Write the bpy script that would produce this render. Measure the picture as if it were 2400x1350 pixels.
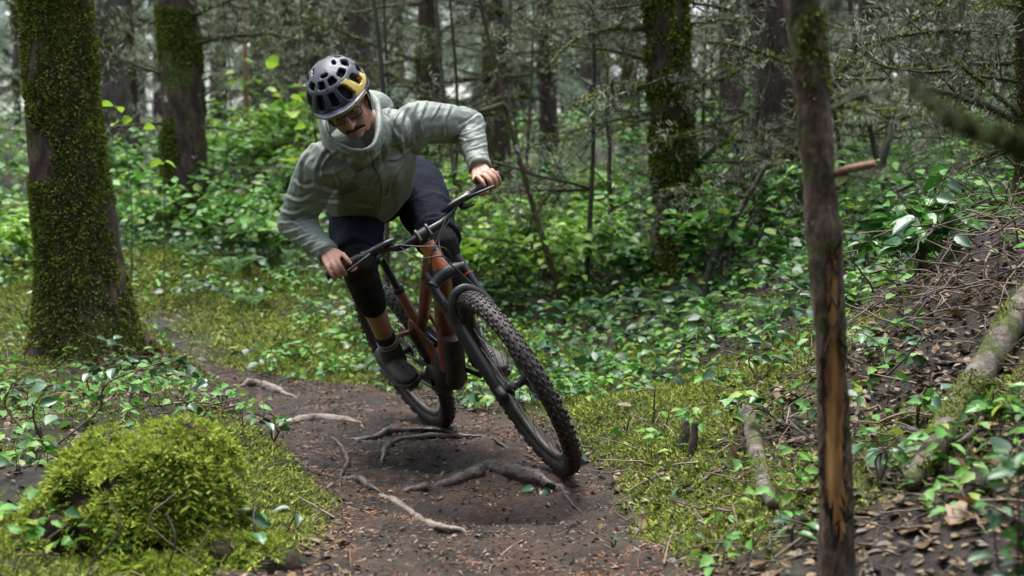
import bpy, math, random
import numpy as np
from mathutils import Matrix, Vector
random.seed(7); rng = np.random.default_rng(11)
S = bpy.context.scene
for o in list(bpy.data.objects): bpy.data.objects.remove(o)
# ------------------------------------------------------------------ camera, world, sun, exposure
FPX, CAMH, HORIZ = 3333.0, 1.04, 431.0
PITCH = math.atan((675-HORIZ)/FPX)
cd = bpy.data.cameras.new('camera'); cam = bpy.data.objects.new('camera', cd)
S.collection.objects.link(cam); S.camera = cam
cam.location = (0, 0, CAMH); cam.rotation_euler = (math.radians(90)-PITCH, 0, 0)
cd.lens = 50; cd.sensor_width = 36; cd.clip_start = .05; cd.clip_end = 400
cd.dof.use_dof = True; cd.dof.focus_distance = 5.12; cd.dof.aperture_fstop = 2.8
W = bpy.data.worlds.new('World'); S.world = W; W.use_nodes = True
nt = W.node_tree; bg = nt.nodes['Background']
sky = nt.nodes.new('ShaderNodeTexSky'); sky.sky_type = 'NISHITA'; sky.sun_disc = False
SUN_EL, SUN_AZ = math.radians(62), math.radians(200)
sky.sun_elevation = SUN_EL; sky.sun_rotation = math.radians(20); sky.dust_density = 4; sky.air_density = 1.0
hs = nt.nodes.new('ShaderNodeHueSaturation'); hs.inputs['Saturation'].default_value = .50
nt.links.new(sky.outputs[0], hs.inputs['Color']); nt.links.new(hs.outputs[0], bg.inputs[0])
bg.inputs[1].default_value = .15
sd = bpy.data.lights.new('sun', 'SUN'); sd.energy = 1.5; sd.angle = math.radians(45); sd.color = (1, .98, .95)
sun = bpy.data.objects.new('sun', sd); S.collection.objects.link(sun)
# the light comes from above and a little behind the rider
sv = Vector((-.10, .22, 1)).normalized()
sun.rotation_euler = sv.to_track_quat('Z', 'Y').to_euler(); sun.location = (0, 5, 12)
sky.sun_elevation = math.asin(sv.z); sky.sun_rotation = math.atan2(sv.x, sv.y)
S.view_settings.view_transform = 'Standard'; S.view_settings.look = 'None'
S.view_settings.exposure = 1.65; S.view_settings.gamma = 1; S.view_settings.use_curve_mapping = False
S.render.engine = 'CYCLES'
cy = S.cycles; cy.max_bounces = 3; cy.diffuse_bounces = 2; cy.glossy_bounces = 2; cy.transmission_bounces = 4
cy.transparent_max_bounces = 6; cy.caustics_reflective = False; cy.caustics_refractive = False
cy.sample_clamp_indirect = 6; cy.adaptive_threshold = .02
# ------------------------------------------------------------------ helpers
def cam_ray(px, py):
    f = np.array([0, math.cos(PITCH), -math.sin(PITCH)]); u = np.array([0, math.sin(PITCH), math.cos(PITCH)])
    return f + np.array([1, 0, 0])*(px-1200)/FPX + u*(675-py)/FPX
def at(px, py, Y):
    d = cam_ray(px, py); return np.array([0, 0, CAMH]) + d*(Y/d[1])
def nrm(v):
    v = np.asarray(v, float); return v/np.maximum(np.linalg.norm(v, axis=-1, keepdims=True), 1e-9)
def sstep(a, b, x):
    t = np.clip((np.asarray(x, float)-a)/(b-a), 0, 1); return t*t*(3-2*t)
def _hash(ix, iy, iz, s):
    h = (ix*374761393 + iy*668265263 + iz*2147483647 + s*974634777) & 0xffffffff
    h = ((h ^ (h >> 13))*1274126177) & 0xffffffff
    return ((h ^ (h >> 16)) & 0xffff)/65535.0
def vn(p, scale=1.0, seed=0):
    p = np.asarray(p, float)*scale
    if p.shape[-1] == 2: p = np.concatenate([p, np.zeros(p.shape[:-1]+(1,))], -1)
    i = np.floor(p).astype(np.int64); f = p-i; f = f*f*(3-2*f); r = 0
    for a in (0, 1):
        for b in (0, 1):
            for c in (0, 1):
                w = (f[..., 0] if a else 1-f[..., 0])*(f[..., 1] if b else 1-f[..., 1])*(f[..., 2] if c else 1-f[..., 2])
                r = r + w*_hash(i[..., 0]+a, i[..., 1]+b, i[..., 2]+c, seed)
    return r*2-1
def fbm(p, scale=1.0, oct=4, seed=0):
    r = 0; a = 1; t = 0
    for k in range(oct): r = r+a*vn(p, scale*2.03**k, seed+k*17); t += a; a *= .5
    return r/t
COL = S.collection
class MB:
    def __init__(s): s.v = []; s.f = []; s.n = 0
    def add(s, v, f, m=0):
        v = np.asarray(v, float).reshape(-1, 3); f = np.asarray(f, np.int64)
        if len(f) == 0: return s
        s.v.append(v); s.f.append((f+s.n, m)); s.n += len(v); return s
    def mesh(s, name, mats, smooth=True):
        me = bpy.data.meshes.new(name)
        if not s.v: return me
        V = np.concatenate(s.v); loops = np.concatenate([f.ravel() for f, m in s.f])
        tot = np.concatenate([np.full(len(f), f.shape[1]) for f, m in s.f]); st = np.concatenate([[0], np.cumsum(tot)[:-1]])
        mi = np.concatenate([np.full(len(f), m) for f, m in s.f])
        me.vertices.add(len(V)); me.vertices.foreach_set('co', V.ravel().astype(np.float32))
        me.loops.add(len(loops)); me.loops.foreach_set('vertex_index', loops.astype(np.int32))
        me.polygons.add(len(tot)); me.polygons.foreach_set('loop_start', st.astype(np.int32))
        me.polygons.foreach_set('material_index', mi.astype(np.int32))
        me.polygons.foreach_set('use_smooth', np.full(len(tot), smooth))
        for m in (mats if isinstance(mats, (list, tuple)) else [mats]): me.materials.append(m)
        me.update(calc_edges=True); me.validate(); return me
    def build(s, name, mats, parent=None, smooth=True, kind=None):
        o = bpy.data.objects.new(name, s.mesh(name, mats, smooth)); COL.objects.link(o)
        if parent: o.parent = parent
        if kind: o['kind'] = kind
        return o
ORD = ['first', 'second', 'third', 'fourth', 'fifth', 'sixth', 'seventh', 'eighth', 'ninth', 'tenth', 'eleventh', 'twelfth', 'thirteenth', 'fourteenth', 'fifteenth', 'sixteenth', 'seventeenth', 'eighteenth', 'nineteenth', 'twentieth']
def ordn(k):
    if k < 20: return ORD[k]
    t = ['twenty', 'thirty', 'forty', 'fifty', 'sixty'][(k+1)//10-2]; u = (k+1) % 10
    return t+'-'+ORD[u-1] if u else t[:-1]+'ieth'
def tag(o, label, cat, group=None, kind=None):
    if label: o['label'] = label
    if cat: o['category'] = cat
    if group: o['group'] = group
    if kind: o['kind'] = kind
    return o
def empty(name, loc=(0, 0, 0), label=None, cat=None, group=None):
    o = bpy.data.objects.new(name, None); COL.objects.link(o); o.location = loc; o.empty_display_size = .1
    return tag(o, label, cat, group)
def inst(me, name, parent=None, loc=(0, 0, 0), rot=None, scale=1.0):
    o = bpy.data.objects.new(name, me); COL.objects.link(o)
    if parent: o.parent = parent
    o.location = loc
    if rot is not None: o.rotation_euler = rot
    o.scale = (scale,)*3 if np.isscalar(scale) else scale
    return o
def frames(P):
    P = np.asarray(P, float); T = np.gradient(P, axis=0); T = nrm(T)
    a = np.array([0, 0, 1.]) if abs(T[0][2]) < .9 else np.array([1., 0, 0])
    N = [nrm(a-T[0]*np.dot(a, T[0]))]
    for i in range(1, len(P)):
        n = N[-1]-T[i]*np.dot(N[-1], T[i]); N.append(nrm(n))
    N = np.array(N); return T, N, np.cross(T, N)
def tube_arr(P, r, sides=8, caps=True, ref=None):
    """r: scalar, N, or Nx2 (along ref, across)"""
    P = np.asarray(P, float); n = len(P); T, N, B = frames(P)
    if ref is not None:
        ref = np.asarray(ref, float); R = np.broadcast_to(ref, (n, 3))
        N = nrm(R-T*np.sum(R*T, 1, keepdims=True)); B = np.cross(T, N)
    r = np.asarray(r, float)
    if r.ndim == 0: r = np.full((n, 2), float(r))
    elif r.ndim == 1: r = np.stack([r, r], 1)
    th = np.linspace(0, 2*np.pi, sides, endpoint=False)
    V = P[:, None]+N[:, None]*(np.cos(th)[None, :, None]*r[:, None, :1])+B[:, None]*(np.sin(th)[None, :, None]*r[:, None, 1:])
    i = np.arange(n-1)[:, None]*sides; j = np.arange(sides)[None]; k = (j+1) % sides
    F = np.stack([i+j, i+k, i+sides+k, i+sides+j], -1).reshape(-1, 4)
    V = V.reshape(-1, 3); C = np.zeros((0, 3), int)
    if caps:
        V = np.concatenate([V, P[:1], P[-1:]]); a = n*sides; jj = np.arange(sides); kk = (jj+1) % sides
        C = np.concatenate([np.stack([np.full(sides, a), kk, jj], 1), np.stack([np.full(sides, a+1), (n-1)*sides+jj, (n-1)*sides+kk], 1)])
    return V, F, C
def tube(mb, P, r, sides=8, m=0, caps=True, ref=None):
    V, F, C = tube_arr(P, r, sides, caps, ref); b = mb.n
    if len(C):      # crisp ends: the caps get rings of their own
        n = len(V)-2; V = np.concatenate([V, V[:sides], V[n-sides:n]]); C = C.copy(); k = len(C)//2
        C[:k, 1:] += n+2; C[k:, 1:] += 2*sides+2-(0)
    mb.v.append(V); mb.f.append((F+b, m))
    if len(C): mb.f.append((C+b, m))
    mb.n += len(V)
def sph_arr(n=12, mseg=16):
    ph = np.linspace(0, np.pi, n+1)[1:-1]; th = np.linspace(0, 2*np.pi, mseg, endpoint=False)
    V = np.stack([np.sin(ph)[:, None]*np.cos(th), np.sin(ph)[:, None]*np.sin(th), np.cos(ph)[:, None]*np.ones(mseg)], -1).reshape(-1, 3)
    V = np.concatenate([V, [[0, 0, 1]], [[0, 0, -1]]]); F = []; r = n-1
    j = np.arange(mseg); k = (j+1) % mseg
    Q = np.concatenate([np.stack([i*mseg+j, (i+1)*mseg+j, (i+1)*mseg+k, i*mseg+k], 1) for i in range(r-1)])
    Tt = np.concatenate([np.stack([np.full(mseg, r*mseg), j, k], 1), np.stack([np.full(mseg, r*mseg+1), (r-1)*mseg+k, (r-1)*mseg+j], 1)])
    return V, Q, Tt
_SP = sph_arr()
def ball(mb, c, r, R=None, m=0, n=None):
    V, Q, Tt = _SP if n is None else sph_arr(n, n+4)
    v = V*np.asarray(r, float)
    if R is not None: v = v@np.asarray(R).T
    b = mb.n; mb.v.append(v+np.asarray(c, float)); mb.f.append((Q+b, m)); mb.f.append((Tt+b, m)); mb.n += len(V)
def blob(mb, P, r, sides=16, m=0, ref=None):
    P = np.asarray(P, float); r = np.asarray(r, float); tube(mb, P, r, sides, m, True, ref)
    for k in (0, -1):
        rr = r[k] if r.ndim == 1 else r[k].min()
        ball(mb, P[k], rr, m=m)
def spline(P, n=16):
    """Catmull-Rom through rows of P (any width)"""
    P = np.asarray(P, float); Q = np.concatenate([[2*P[0]-P[1]], P, [2*P[-1]-P[-2]]]); out = []
    m = len(P)-1; t = np.linspace(0, m, n)
    for x in t:
        i = min(int(x), m-1); u = x-i; a, b, c, d = Q[i:i+4]
        out.append(.5*((2*b)+(-a+c)*u+(2*a-5*b+4*c-d)*u*u+(-a+3*b-3*c+d)*u**3))
    return np.array(out)
def box(mb, c, s, R=None, m=0, bev=0.0):
    x, y, z = np.asarray(s, float)/2
    if bev <= 0:
        V = np.array([[i*x, j*y, k*z] for i in (-1, 1) for j in (-1, 1) for k in (-1, 1)])
        F = [[0, 1, 3, 2], [4, 6, 7, 5], [0, 4, 5, 1], [2, 3, 7, 6], [0, 2, 6, 4], [1, 5, 7, 3]]
    else:
        b = bev; V = []; q = [(-1, -1), (1, -1), (1, 1), (-1, 1)]
        for k, zz, ins in ((0, -z, b), (1, -z+b, 0), (2, z-b, 0), (3, z, b)):
            for i, j in q: V.append([i*(x-ins), j*(y-ins), zz])
        V = np.array(V); F = [[3, 2, 1, 0], [12, 13, 14, 15]]
        for l in range(3):
            for a in range(4): F.append([l*4+a, l*4+(a+1) % 4, l*4+4+(a+1) % 4, l*4+4+a])
    if R is not None: V = V@np.asarray(R, float).T
    mb.add(V+np.asarray(c, float), F, m)
def lathe(mb, prof, sides=48, m=0, R=None, c=(0, 0, 0), closed=True):
    """profile rows (radius, axial) swept round local y"""
    pr = np.asarray(prof, float); n = len(pr); th = np.linspace(0, 2*np.pi, sides, endpoint=False)
    V = np.stack([pr[:, :1]*np.cos(th), np.repeat(pr[:, 1:], sides, 1), pr[:, :1]*np.sin(th)], -1).reshape(-1, 3)
    rows = n if closed else n-1; F = []
    j = np.arange(sides); k = (j+1) % sides
    for i in range(rows):
        a = i*sides; b = ((i+1) % n)*sides; F.append(np.stack([a+j, a+k, b+k, b+j], 1))
    if R is not None: V = V@np.asarray(R, float).T
    mb.add(V+np.asarray(c, float), np.concatenate(F), m)
# leaf templates: length along x, width y, normal z
LEAF = (np.array([[0, 0, 0], [.28, .24, .05], [.68, .21, .03], [1, 0, -.10], [.68, -.21, .03], [.28, -.24, .05], [.42, 0, -.03]], float),
        np.array([[0, 6, 1], [1, 6, 2], [2, 6, 3], [6, 4, 3], [6, 5, 4], [0, 5, 6]]))
ROUND = (np.array([[0, 0, 0], [.2, .36, .06], [.62, .38, .04], [1, 0, -.08], [.62, -.38, .04], [.2, -.36, .06], [.42, 0, -.04]], float), LEAF[1])
def leaf_tmpl(w, serr=.0, fold=.10, droop=.22, n=6):
    t = np.linspace(0, 1, n+1)[1:-1]; hw = w*np.sin(np.pi*t**.72)**.9; V_ = [[0, 0, 0]]
    for k, tt in enumerate(t):
        s_ = 1+serr*(1 if k % 2 else -1)
        V_ += [[tt+.04, hw[k]*s_, fold*hw[k]*2-droop*tt**2], [tt, 0, -droop*tt**2], [tt+.04, -hw[k]*s_, fold*hw[k]*2-droop*tt**2]]
    V_.append([1, 0, -droop]); m = len(t); F_ = [[0, 2, 1], [0, 3, 2]]
    for k in range(m-1):
        a = 1+3*k; F_ += [[a, a+1, a+4], [a, a+4, a+3], [a+1, a+2, a+5], [a+1, a+5, a+4]]
    a = 1+3*(m-1); F_ += [[a, a+1, a+3], [a+1, a+2, a+3]]
    return np.array(V_, float), np.array(F_)
LEAF_S = leaf_tmpl(.27, .16, .14, .25); LEAF_B = leaf_tmpl(.36, .08, .10, .2, 5)
BLADE = (np.array([[0, .5, 0], [0, -.5, 0], [1, 0, 0]], float), np.array([[0, 1, 2]]))
SPRIG = (np.array([[0, .08, 0], [0, -.08, 0], [.55, -.30, .05], [1, 0, -.15], [.55, .30, .05]], float), np.array([[0, 1, 3], [1, 2, 3], [0, 3, 4]]))
def scatter(mb, tmpl, P, D, N, L, Wd=None, m=0):
    P = np.asarray(P, float); n = len(P)
    if n == 0: return
    D = nrm(D); N = np.asarray(N, float); B = nrm(np.cross(N, D)); N = np.cross(D, B)
    L = np.broadcast_to(np.asarray(L, float), (n,)); Wd = L if Wd is None else np.broadcast_to(np.asarray(Wd, float), (n,))
    tv, tf = tmpl
    V = P[:, None]+D[:, None]*(tv[None, :, :1]*L[:, None, None])+B[:, None]*(tv[None, :, 1:2]*Wd[:, None, None])+N[:, None]*(tv[None, :, 2:]*L[:, None, None])
    F = (tf[None]+(np.arange(n)*len(tv))[:, None, None]).reshape(-1, tf.shape[1])
    mb.add(V.reshape(-1, 3), F, m)
def rdir(n, up=0.0, spread=1.0):
    a = rng.uniform(0, 2*np.pi, n); z = up+rng.normal(0, .3, n)*spread
    return nrm(np.stack([np.cos(a), np.sin(a), z], 1))
# ------------------------------------------------------------------ materials
def mat(name, cols, rough=.7, scale=8.0, bump=0.0, bscale=None, spec=.5, island=False, metal=0.0, transl=0.0, coat=0.0,
        attr=None, rvar=0.0, detail=4, stretch=None, contrast=.25, sheen=0.0, objvar=False):
    m = bpy.data.materials.new(name); m.use_nodes = True; t = m.node_tree; L = t.links.new; N = t.nodes.new
    b = t.nodes['Principled BSDF']; b.inputs['Metallic'].default_value = metal
    b.inputs['Specular IOR Level'].default_value = spec; b.inputs['Coat Weight'].default_value = coat
    b.inputs['Roughness'].default_value = rough
    if sheen: b.inputs['Sheen Weight'].default_value = sheen
    co = N('ShaderNodeTexCoord'); vec = co.outputs['Object']
    if stretch:
        mp = N('ShaderNodeMapping'); mp.inputs['Scale'].default_value = stretch; L(vec, mp.inputs[0]); vec = mp.outputs[0]
    nz = N('ShaderNodeTexNoise'); nz.inputs['Scale'].default_value = scale; nz.inputs['Detail'].default_value = detail; nz.inputs['Roughness'].default_value = .62
    L(vec, nz.inputs['Vector'])
    cr = N('ShaderNodeValToRGB'); e = cr.color_ramp.elements
    n = len(cols)
    for i, c in enumerate(cols):
        pos = .5-contrast+2*contrast*i/max(n-1, 1) if not (island or objvar) else i/max(n-1, 1)
        el = e[i] if i < 2 else e.new(pos)
        el.position = pos; el.color = (*c, 1)
    if n == 1: e[1].color = (*cols[0], 1)
    if island:
        g = N('ShaderNodeNewGeometry'); L(g.outputs['Random Per Island'], cr.inputs[0])
    elif objvar:
        g = N('ShaderNodeObjectInfo'); L(g.outputs['Random'], cr.inputs[0])
    else: L(nz.outputs[0], cr.inputs[0])
    L(cr.outputs[0], b.inputs['Base Color'])
    if rvar:
        mr = N('ShaderNodeMapRange'); mr.inputs[1].default_value = .35; mr.inputs[2].default_value = .65
        mr.inputs[3].default_value = max(rough-rvar, .03); mr.inputs[4].default_value = min(rough+rvar, 1)
        L(nz.outputs[0], mr.inputs[0]); L(mr.outputs[0], b.inputs['Roughness'])
    if bump:
        nb = N('ShaderNodeTexNoise'); nb.inputs['Scale'].default_value = bscale or scale*3; nb.inputs['Detail'].default_value = 5
        L(vec, nb.inputs['Vector'])
        bp = N('ShaderNodeBump'); bp.inputs['Strength'].default_value = min(bump, 1); bp.inputs['Distance'].default_value = .01
        L(nb.outputs[0], bp.inputs['Height']); L(bp.outputs[0], b.inputs['Normal'])
    if transl:
        tr = N('ShaderNodeBsdfTranslucent'); mx = N('ShaderNodeMixShader'); mx.inputs[0].default_value = transl
        L(cr.outputs[0], tr.inputs['Color']); L(b.outputs[0], mx.inputs[1]); L(tr.outputs[0], mx.inputs[2])
        L(mx.outputs[0], t.nodes['Material Output'].inputs['Surface'])
    return m
# ------------------------------------------------------------------ terrain
TRAIL = np.array([(0.02, 1.5, .42), (0, 3, .42), (-.03, 4, .40), (-.15, 4.9, .46), (-.52, 6, .54), (-1.0, 6.8, .36), (-1.42, 7.2, .05), (-2.0, 8.0, -.3), (-2.9, 9.6, -.3),
                  (-3.7, 10.8, -.3), (-5.0, 14, -.3), (-6.2, 18, -.3)])
def trail_d(x, y):
    """signed distance to the trail's edge (negative inside)"""
    x = np.asarray(x, float); y = np.asarray(y, float); best = np.full(np.broadcast(x, y).shape, 1e9)
    for a, b in zip(TRAIL[:-1], TRAIL[1:]):
        ab = b[:2]-a[:2]; t = np.clip(((x-a[0])*ab[0]+(y-a[1])*ab[1])/(ab@ab), 0, 1)
        d = np.hypot(x-a[0]-t*ab[0], y-a[1]-t*ab[1])-(a[2]+(b[2]-a[2])*t); best = np.minimum(best, d)
    return best
RIDGES = []
HOLLOWS = []   # (x, y, rx, ry, depth) filled from the roots on the trail
def H0(x, y):
    x = np.asarray(x, float); y = np.asarray(y, float)
    z = np.interp(y, [0, 6.9, 8, 9, 10.2, 11.5, 14, 20, 30, 60, 140], [0, 0, .06, .19, .37, .58, .98, 1.5, 2.1, 3.5, 6])
    z = z+.50*sstep(.28, 1.9, x)*sstep(2.2, 4.6, y)*(1-.35*sstep(8, 11, y))            # bank on the right
    z = z+.34*np.exp(-((x-1.95)/.5)**2-((y-5.35)/.7)**2)                              # debris heap
    z = z+.10*np.exp(-((x+2.2)/.7)**2-((y-7.3)/.8)**2)+.07*np.exp(-((x+1.2)/.5)**2-((y-5.0)/.8)**2)
    z = z+.26*np.exp(-((x+2.5)/.9)**2-((y-9.3)/1.0)**2)+.22*sstep(-4.2, -7, x)*sstep(7, 11, y)
    return z
def H(x, y, fine=True):
    x = np.asarray(x, float); y = np.asarray(y, float); z = H0(x, y); d = trail_d(x, y)
    p = np.stack([x, y], -1); out = sstep(-.05, .35, d)
    z = z+out*(.07*fbm(p, 2.1, 3, 3)+.10*fbm(p, .55, 2, 9)+.075)-.012*(1-sstep(-.3, .06, d))
    z = z+(1-out)*(.026*fbm(p, 2.6, 3, 21)+.012*fbm(p, 7.0, 2, 23))
    for hx, hy, rx, ry, dp in HOLLOWS+RIDGES: z = z-dp*np.exp(-((x-hx)/rx)**2-((y-hy)/ry)**2)
    if fine: z = z+.014*fbm(p, 9, 3, 5)*(.45+.55*out)
    for cx, cy, zt in ((.18, 5.02, .003), (-.33, 6.13, -.018)):      # where the tyres press into the mud
        w = np.exp(-((x-cx)**2+(y-cy)**2)/.13**2); z = z*(1-w)+zt*w
    return z
def ground_at(px, py, lift=0.0):
    d = cam_ray(px, py); lo, hi = 2.2, 45.0
    for n in (140, 40, 40):
        t = np.linspace(lo, hi, n); P = np.array([0, 0, CAMH])+d*t[:, None]; z = H(P[:, 0], P[:, 1]); k = np.argmax(P[:, 2] < z)
        if P[k, 2] >= z[k]: k = n-1
        lo, hi = t[max(k-1, 0)], t[k]
    q = P[k].copy(); q[2] = H(q[0], q[1])+lift; return q
def on_ground(x, y, lift=0.0): return np.array([x, y, float(H(x, y))+lift])
for px, py, rx, ry, dp in ((1010, 1080, .21, .12, .11), (1160, 1195, .26, .11, .10), (985, 1245, .14, .06, .035), (730, 1075, .16, .10, .035), (1300, 1230, .2, .12, .02), (880, 940, .3, .12, .02)):
    q = ground_at(px, py); HOLLOWS.append((q[0], q[1], rx, ry, dp))
for px, py, rx, ry, dp in ((1150, 1088, .20, .07, -.035), (1020, 1012, .22, .06, -.025)):
    q = ground_at(px, py); RIDGES.append((q[0], q[1], rx, ry, dp))
def grid_axis(lo, hi, a, b, s):
    c = np.arange(a, b, s); L = [a]; st = s
    while L[-1] > lo: st *= 1.09; L.append(L[-1]-st)
    R = [c[-1]]; st = s
    while R[-1] < hi: st *= 1.09; R.append(R[-1]+st)
    return np.concatenate([L[:0:-1], c, R[1:]])
gx = grid_axis(-70, 70, -2.4, 2.4, .018); gy = grid_axis(-40, 140, 3.2, 7.6, .018)
X, Y = np.meshgrid(gx, gy); Z = H(X, Y); D = trail_d(X, Y); PP = np.stack([X, Y], -1)
trailm = 1-sstep(-.10, .12, D+.26*fbm(PP, 3.2, 4, 31))
# loose crumbs and scuffs in the mud
Z = Z+trailm*(.011*fbm(PP, 24, 2, 77)+.014*np.maximum(fbm(PP, 11, 2, 78), 0))
def moss_amount(x, y):
    p = np.stack([np.asarray(x, float), np.asarray(y, float)], -1); n = fbm(p, 2.4, 3, 41)
    def g(cx, cy, rx, ry): return np.exp(-((p[..., 0]-cx)/rx)**2-((p[..., 1]-cy)/ry)**2)
    m = 1.5*g(.62, 5.5, .50, .85)+.9*g(-.85, 4.6, .35, .9)+1.2*g(-.75, 7.9, .8, .55)+.9*g(-3.6, 8.6, 1.4, 1.6)+.9*g(.62, 4.05, .3, .35)+.6*g(-1.6, 3.6, .7, .6)+.7*g(-2.0, 9.4, 1.2, .9)+.6*g(.1, 7.2, .7, .6)+.5*g(1.35, 3.9, .35, .3)
    return np.clip(m+.55*n+.05, 0, 1)*sstep(-.02, .16, trail_d(p[..., 0], p[..., 1])+.12*n)
mossm = moss_amount(X, Y)
wet = sum(np.exp(-((X-hx)/(rx*1.15))**2-((Y-hy)/(ry*1.15))**2)*min(1, dp/.06) for hx, hy, rx, ry, dp in HOLLOWS); wet = np.clip(wet+1.6*np.clip(fbm(PP, 2.2, 3, 66)-.05, 0, .5), 0, 1)*trailm  # wet soil tone, its dark also standing in for weak shade in hollows
V = np.stack([X, Y, Z], -1).reshape(-1, 3); ny, nx = X.shape
i = np.arange(ny-1)[:, None]*nx+np.arange(nx-1)[None]; F = np.stack([i, i+1, i+nx+1, i+nx], -1).reshape(-1, 4)
gm = bpy.data.materials.new('forest_floor'); gm.use_nodes = True
def floor_mat(m):
    t = m.node_tree; L = t.links.new; N = t.nodes.new; b = t.nodes['Principled BSDF']
    at_ = N('ShaderNodeAttribute'); at_.attribute_name = 'cover'; sp = N('ShaderNodeSeparateColor'); L(at_.outputs['Color'], sp.inputs[0])
    co = N('ShaderNodeTexCoord')
    def noise(sc, det=5, rg=.6):
        n = N('ShaderNodeTexNoise'); n.inputs['Scale'].default_value = sc; n.inputs['Detail'].default_value = det; n.inputs['Roughness'].default_value = rg
        L(co.outputs['Object'], n.inputs['Vector']); return n.outputs[0]
    def ramp(src, stops):
        r = N('ShaderNodeValToRGB'); e = r.color_ramp.elements
        for k, (p, c) in enumerate(stops):
            el = e[k] if k < 2 else e.new(p); el.position = p; el.color = (*c, 1)
        L(src, r.inputs[0]); return r.outputs[0]
    def mix(f, a, c):
        x = N('ShaderNodeMix'); x.data_type = 'RGBA'; L(f, x.inputs[0]); L(a, x.inputs[6]); L(c, x.inputs[7]); return x.outputs[2]
    n1 = noise(4.5, 4); n2 = noise(42, 5, .72); n3 = n2
    mud = ramp(n1, [(.30, (.010, .007, .005)), (.5, (.030, .018, .010)), (.70, (.062, .036, .019))])
    need = ramp(n2, [(.40, (.016, .011, .009)), (.56, (.062, .033, .018)), (.72, (.16, .075, .034))])
    f1 = N('ShaderNodeMapRange'); f1.inputs[1].default_value = .40; f1.inputs[2].default_value = .58; L(n1, f1.inputs[0])
    mudc = mix(f1.outputs[0], mud, need)
    dk = N('ShaderNodeRGB'); dk.outputs[0].default_value = (.009, .007, .0055, 1)
    mudc = mix(sp.outputs[2], mudc, dk.outputs[0])
    lit = ramp(n2, [(.33, (.004, .003, .002)), (.5, (.016, .011, .007)), (.66, (.045, .027, .015)), (.8, (.09, .055, .032))])
    mos = ramp(n2, [(.32, (.008, .012, .004)), (.55, (.055, .072, .013)), (.75, (.18, .20, .035))])
    c = mix(sp.outputs[0], lit, mudc); c = mix(sp.outputs[1], c, mos); L(c, b.inputs['Base Color'])
    rr = N('ShaderNodeMapRange'); rr.inputs[1].default_value = .38; rr.inputs[2].default_value = .62; rr.inputs[3].default_value = .38; rr.inputs[4].default_value = .88
    L(n1, rr.inputs[0]); L(rr.outputs[0], b.inputs['Roughness']); b.inputs['Specular IOR Level'].default_value = .35
    ad = N('ShaderNodeMath'); ad.operation = 'ADD'; L(n2, ad.inputs[0]); L(n3, ad.inputs[1])
    bp = N('ShaderNodeBump'); bp.inputs['Strength'].default_value = .9; bp.inputs['Distance'].default_value = .012; L(ad.outputs[0], bp.inputs['Height']); L(bp.outputs[0], b.inputs['Normal'])
floor_mat(gm)
mb = MB(); mb.add(V, F); ground = mb.build('ground', gm, smooth=True)
ca = ground.data.color_attributes.new('cover', 'FLOAT_COLOR', 'POINT')
ca.data.foreach_set('color', np.stack([trailm.ravel(), mossm.ravel(), wet.ravel(), np.ones(V.shape[0])], 1).ravel().astype(np.float32))
tag(ground, 'forest floor with a muddy singletrack trail and mossy banks', 'ground', kind='structure')
# ------------------------------------------------------------------ materials shared by the plants
m_moss = mat('moss_green', [(.045, .072, .012), (.17, .22, .036), (.42, .47, .095)], .8, island=True, transl=.25, spec=.25)
m_moss_tree = mat('moss_trunk', [(.028, .045, .009), (.11, .145, .022), (.30, .35, .06)], .85, island=True, transl=.2, spec=.2)
m_feather = mat('feather_moss', [(.06, .11, .014), (.26, .36, .045), (.60, .66, .12)], .8, island=True, transl=.3, spec=.25)
m_needle = mat('fallen_needle', [(.06, .026, .012), (.20, .085, .03), (.34, .16, .06)], .6, island=True)
m_leaf = mat('leaf_ground', [(.020, .075, .012), (.05, .17, .02), (.10, .29, .03), (.13, .30, .07), (.22, .30, .03)], .42, island=True, transl=.28, spec=.3)
m_leaf_wet = mat('leaf_waxy', [(.018, .060, .024), (.030, .095, .036), (.06, .15, .055)], .36, island=True, spec=.45, transl=.15)
m_leaf_light = mat('leaf_light', [(.10, .26, .022), (.12, .32, .03), (.18, .38, .03), (.28, .46, .04), (.14, .34, .03), (.36, .42, .04)], .38, island=True, transl=.4)
m_leaf_shrub = mat('leaf_shrub', [(.035, .13, .02), (.07, .22, .03), (.11, .28, .04)], .24, objvar=True, transl=.25, spec=.6)
m_leaf_dead = mat('leaf_dead', [(.028, .017, .009), (.065, .040, .016), (.13, .082, .032), (.19, .13, .055)], .5, island=True)
m_leaf_dead1 = mat('leaf_dead_big', [(.07, .040, .016), (.22, .140, .060), (.12, .066, .026)], .45, objvar=True, transl=.1)
m_fern = mat('fern', [(.05, .14, .03), (.10, .22, .06), (.20, .32, .13)], .45, island=True, transl=.3)
m_twig = mat('twig_bare', [(.035, .024, .017), (.11, .075, .053), (.25, .185, .135)], .65, objvar=True)
m_twig_i = mat('twig_litter', [(.035, .022, .014), (.10, .066, .042), (.21, .145, .10)], .6, island=True)
m_stem = mat('stem_brown', [(.05, .035, .02), (.10, .07, .04)], .6, scale=20)
m_lichen = mat('lichen_pale', [(.12, .15, .09), (.26, .30, .20), (.45, .50, .37)], .9, island=True, transl=.3, spec=.1)
m_spray = mat('conifer_spray', [(.09, .15, .10), (.23, .32, .225), (.46, .56, .44)], .7, island=True, transl=.35, spec=.3)  # haze put into the colour: pale tones stand in for mist
m_bark_dark = mat('bark_dark', [(.016, .012, .010), (.045, .033, .026), (.09, .068, .054)], .8, scale=14, bump=.8, stretch=(1, 1, .35))  # lightened in place of haze on background trunks
m_limb = mat('limb_bark', [(.014, .012, .009), (.040, .036, .026), (.11, .098, .075)], .8, scale=25, bump=.5)
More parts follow.
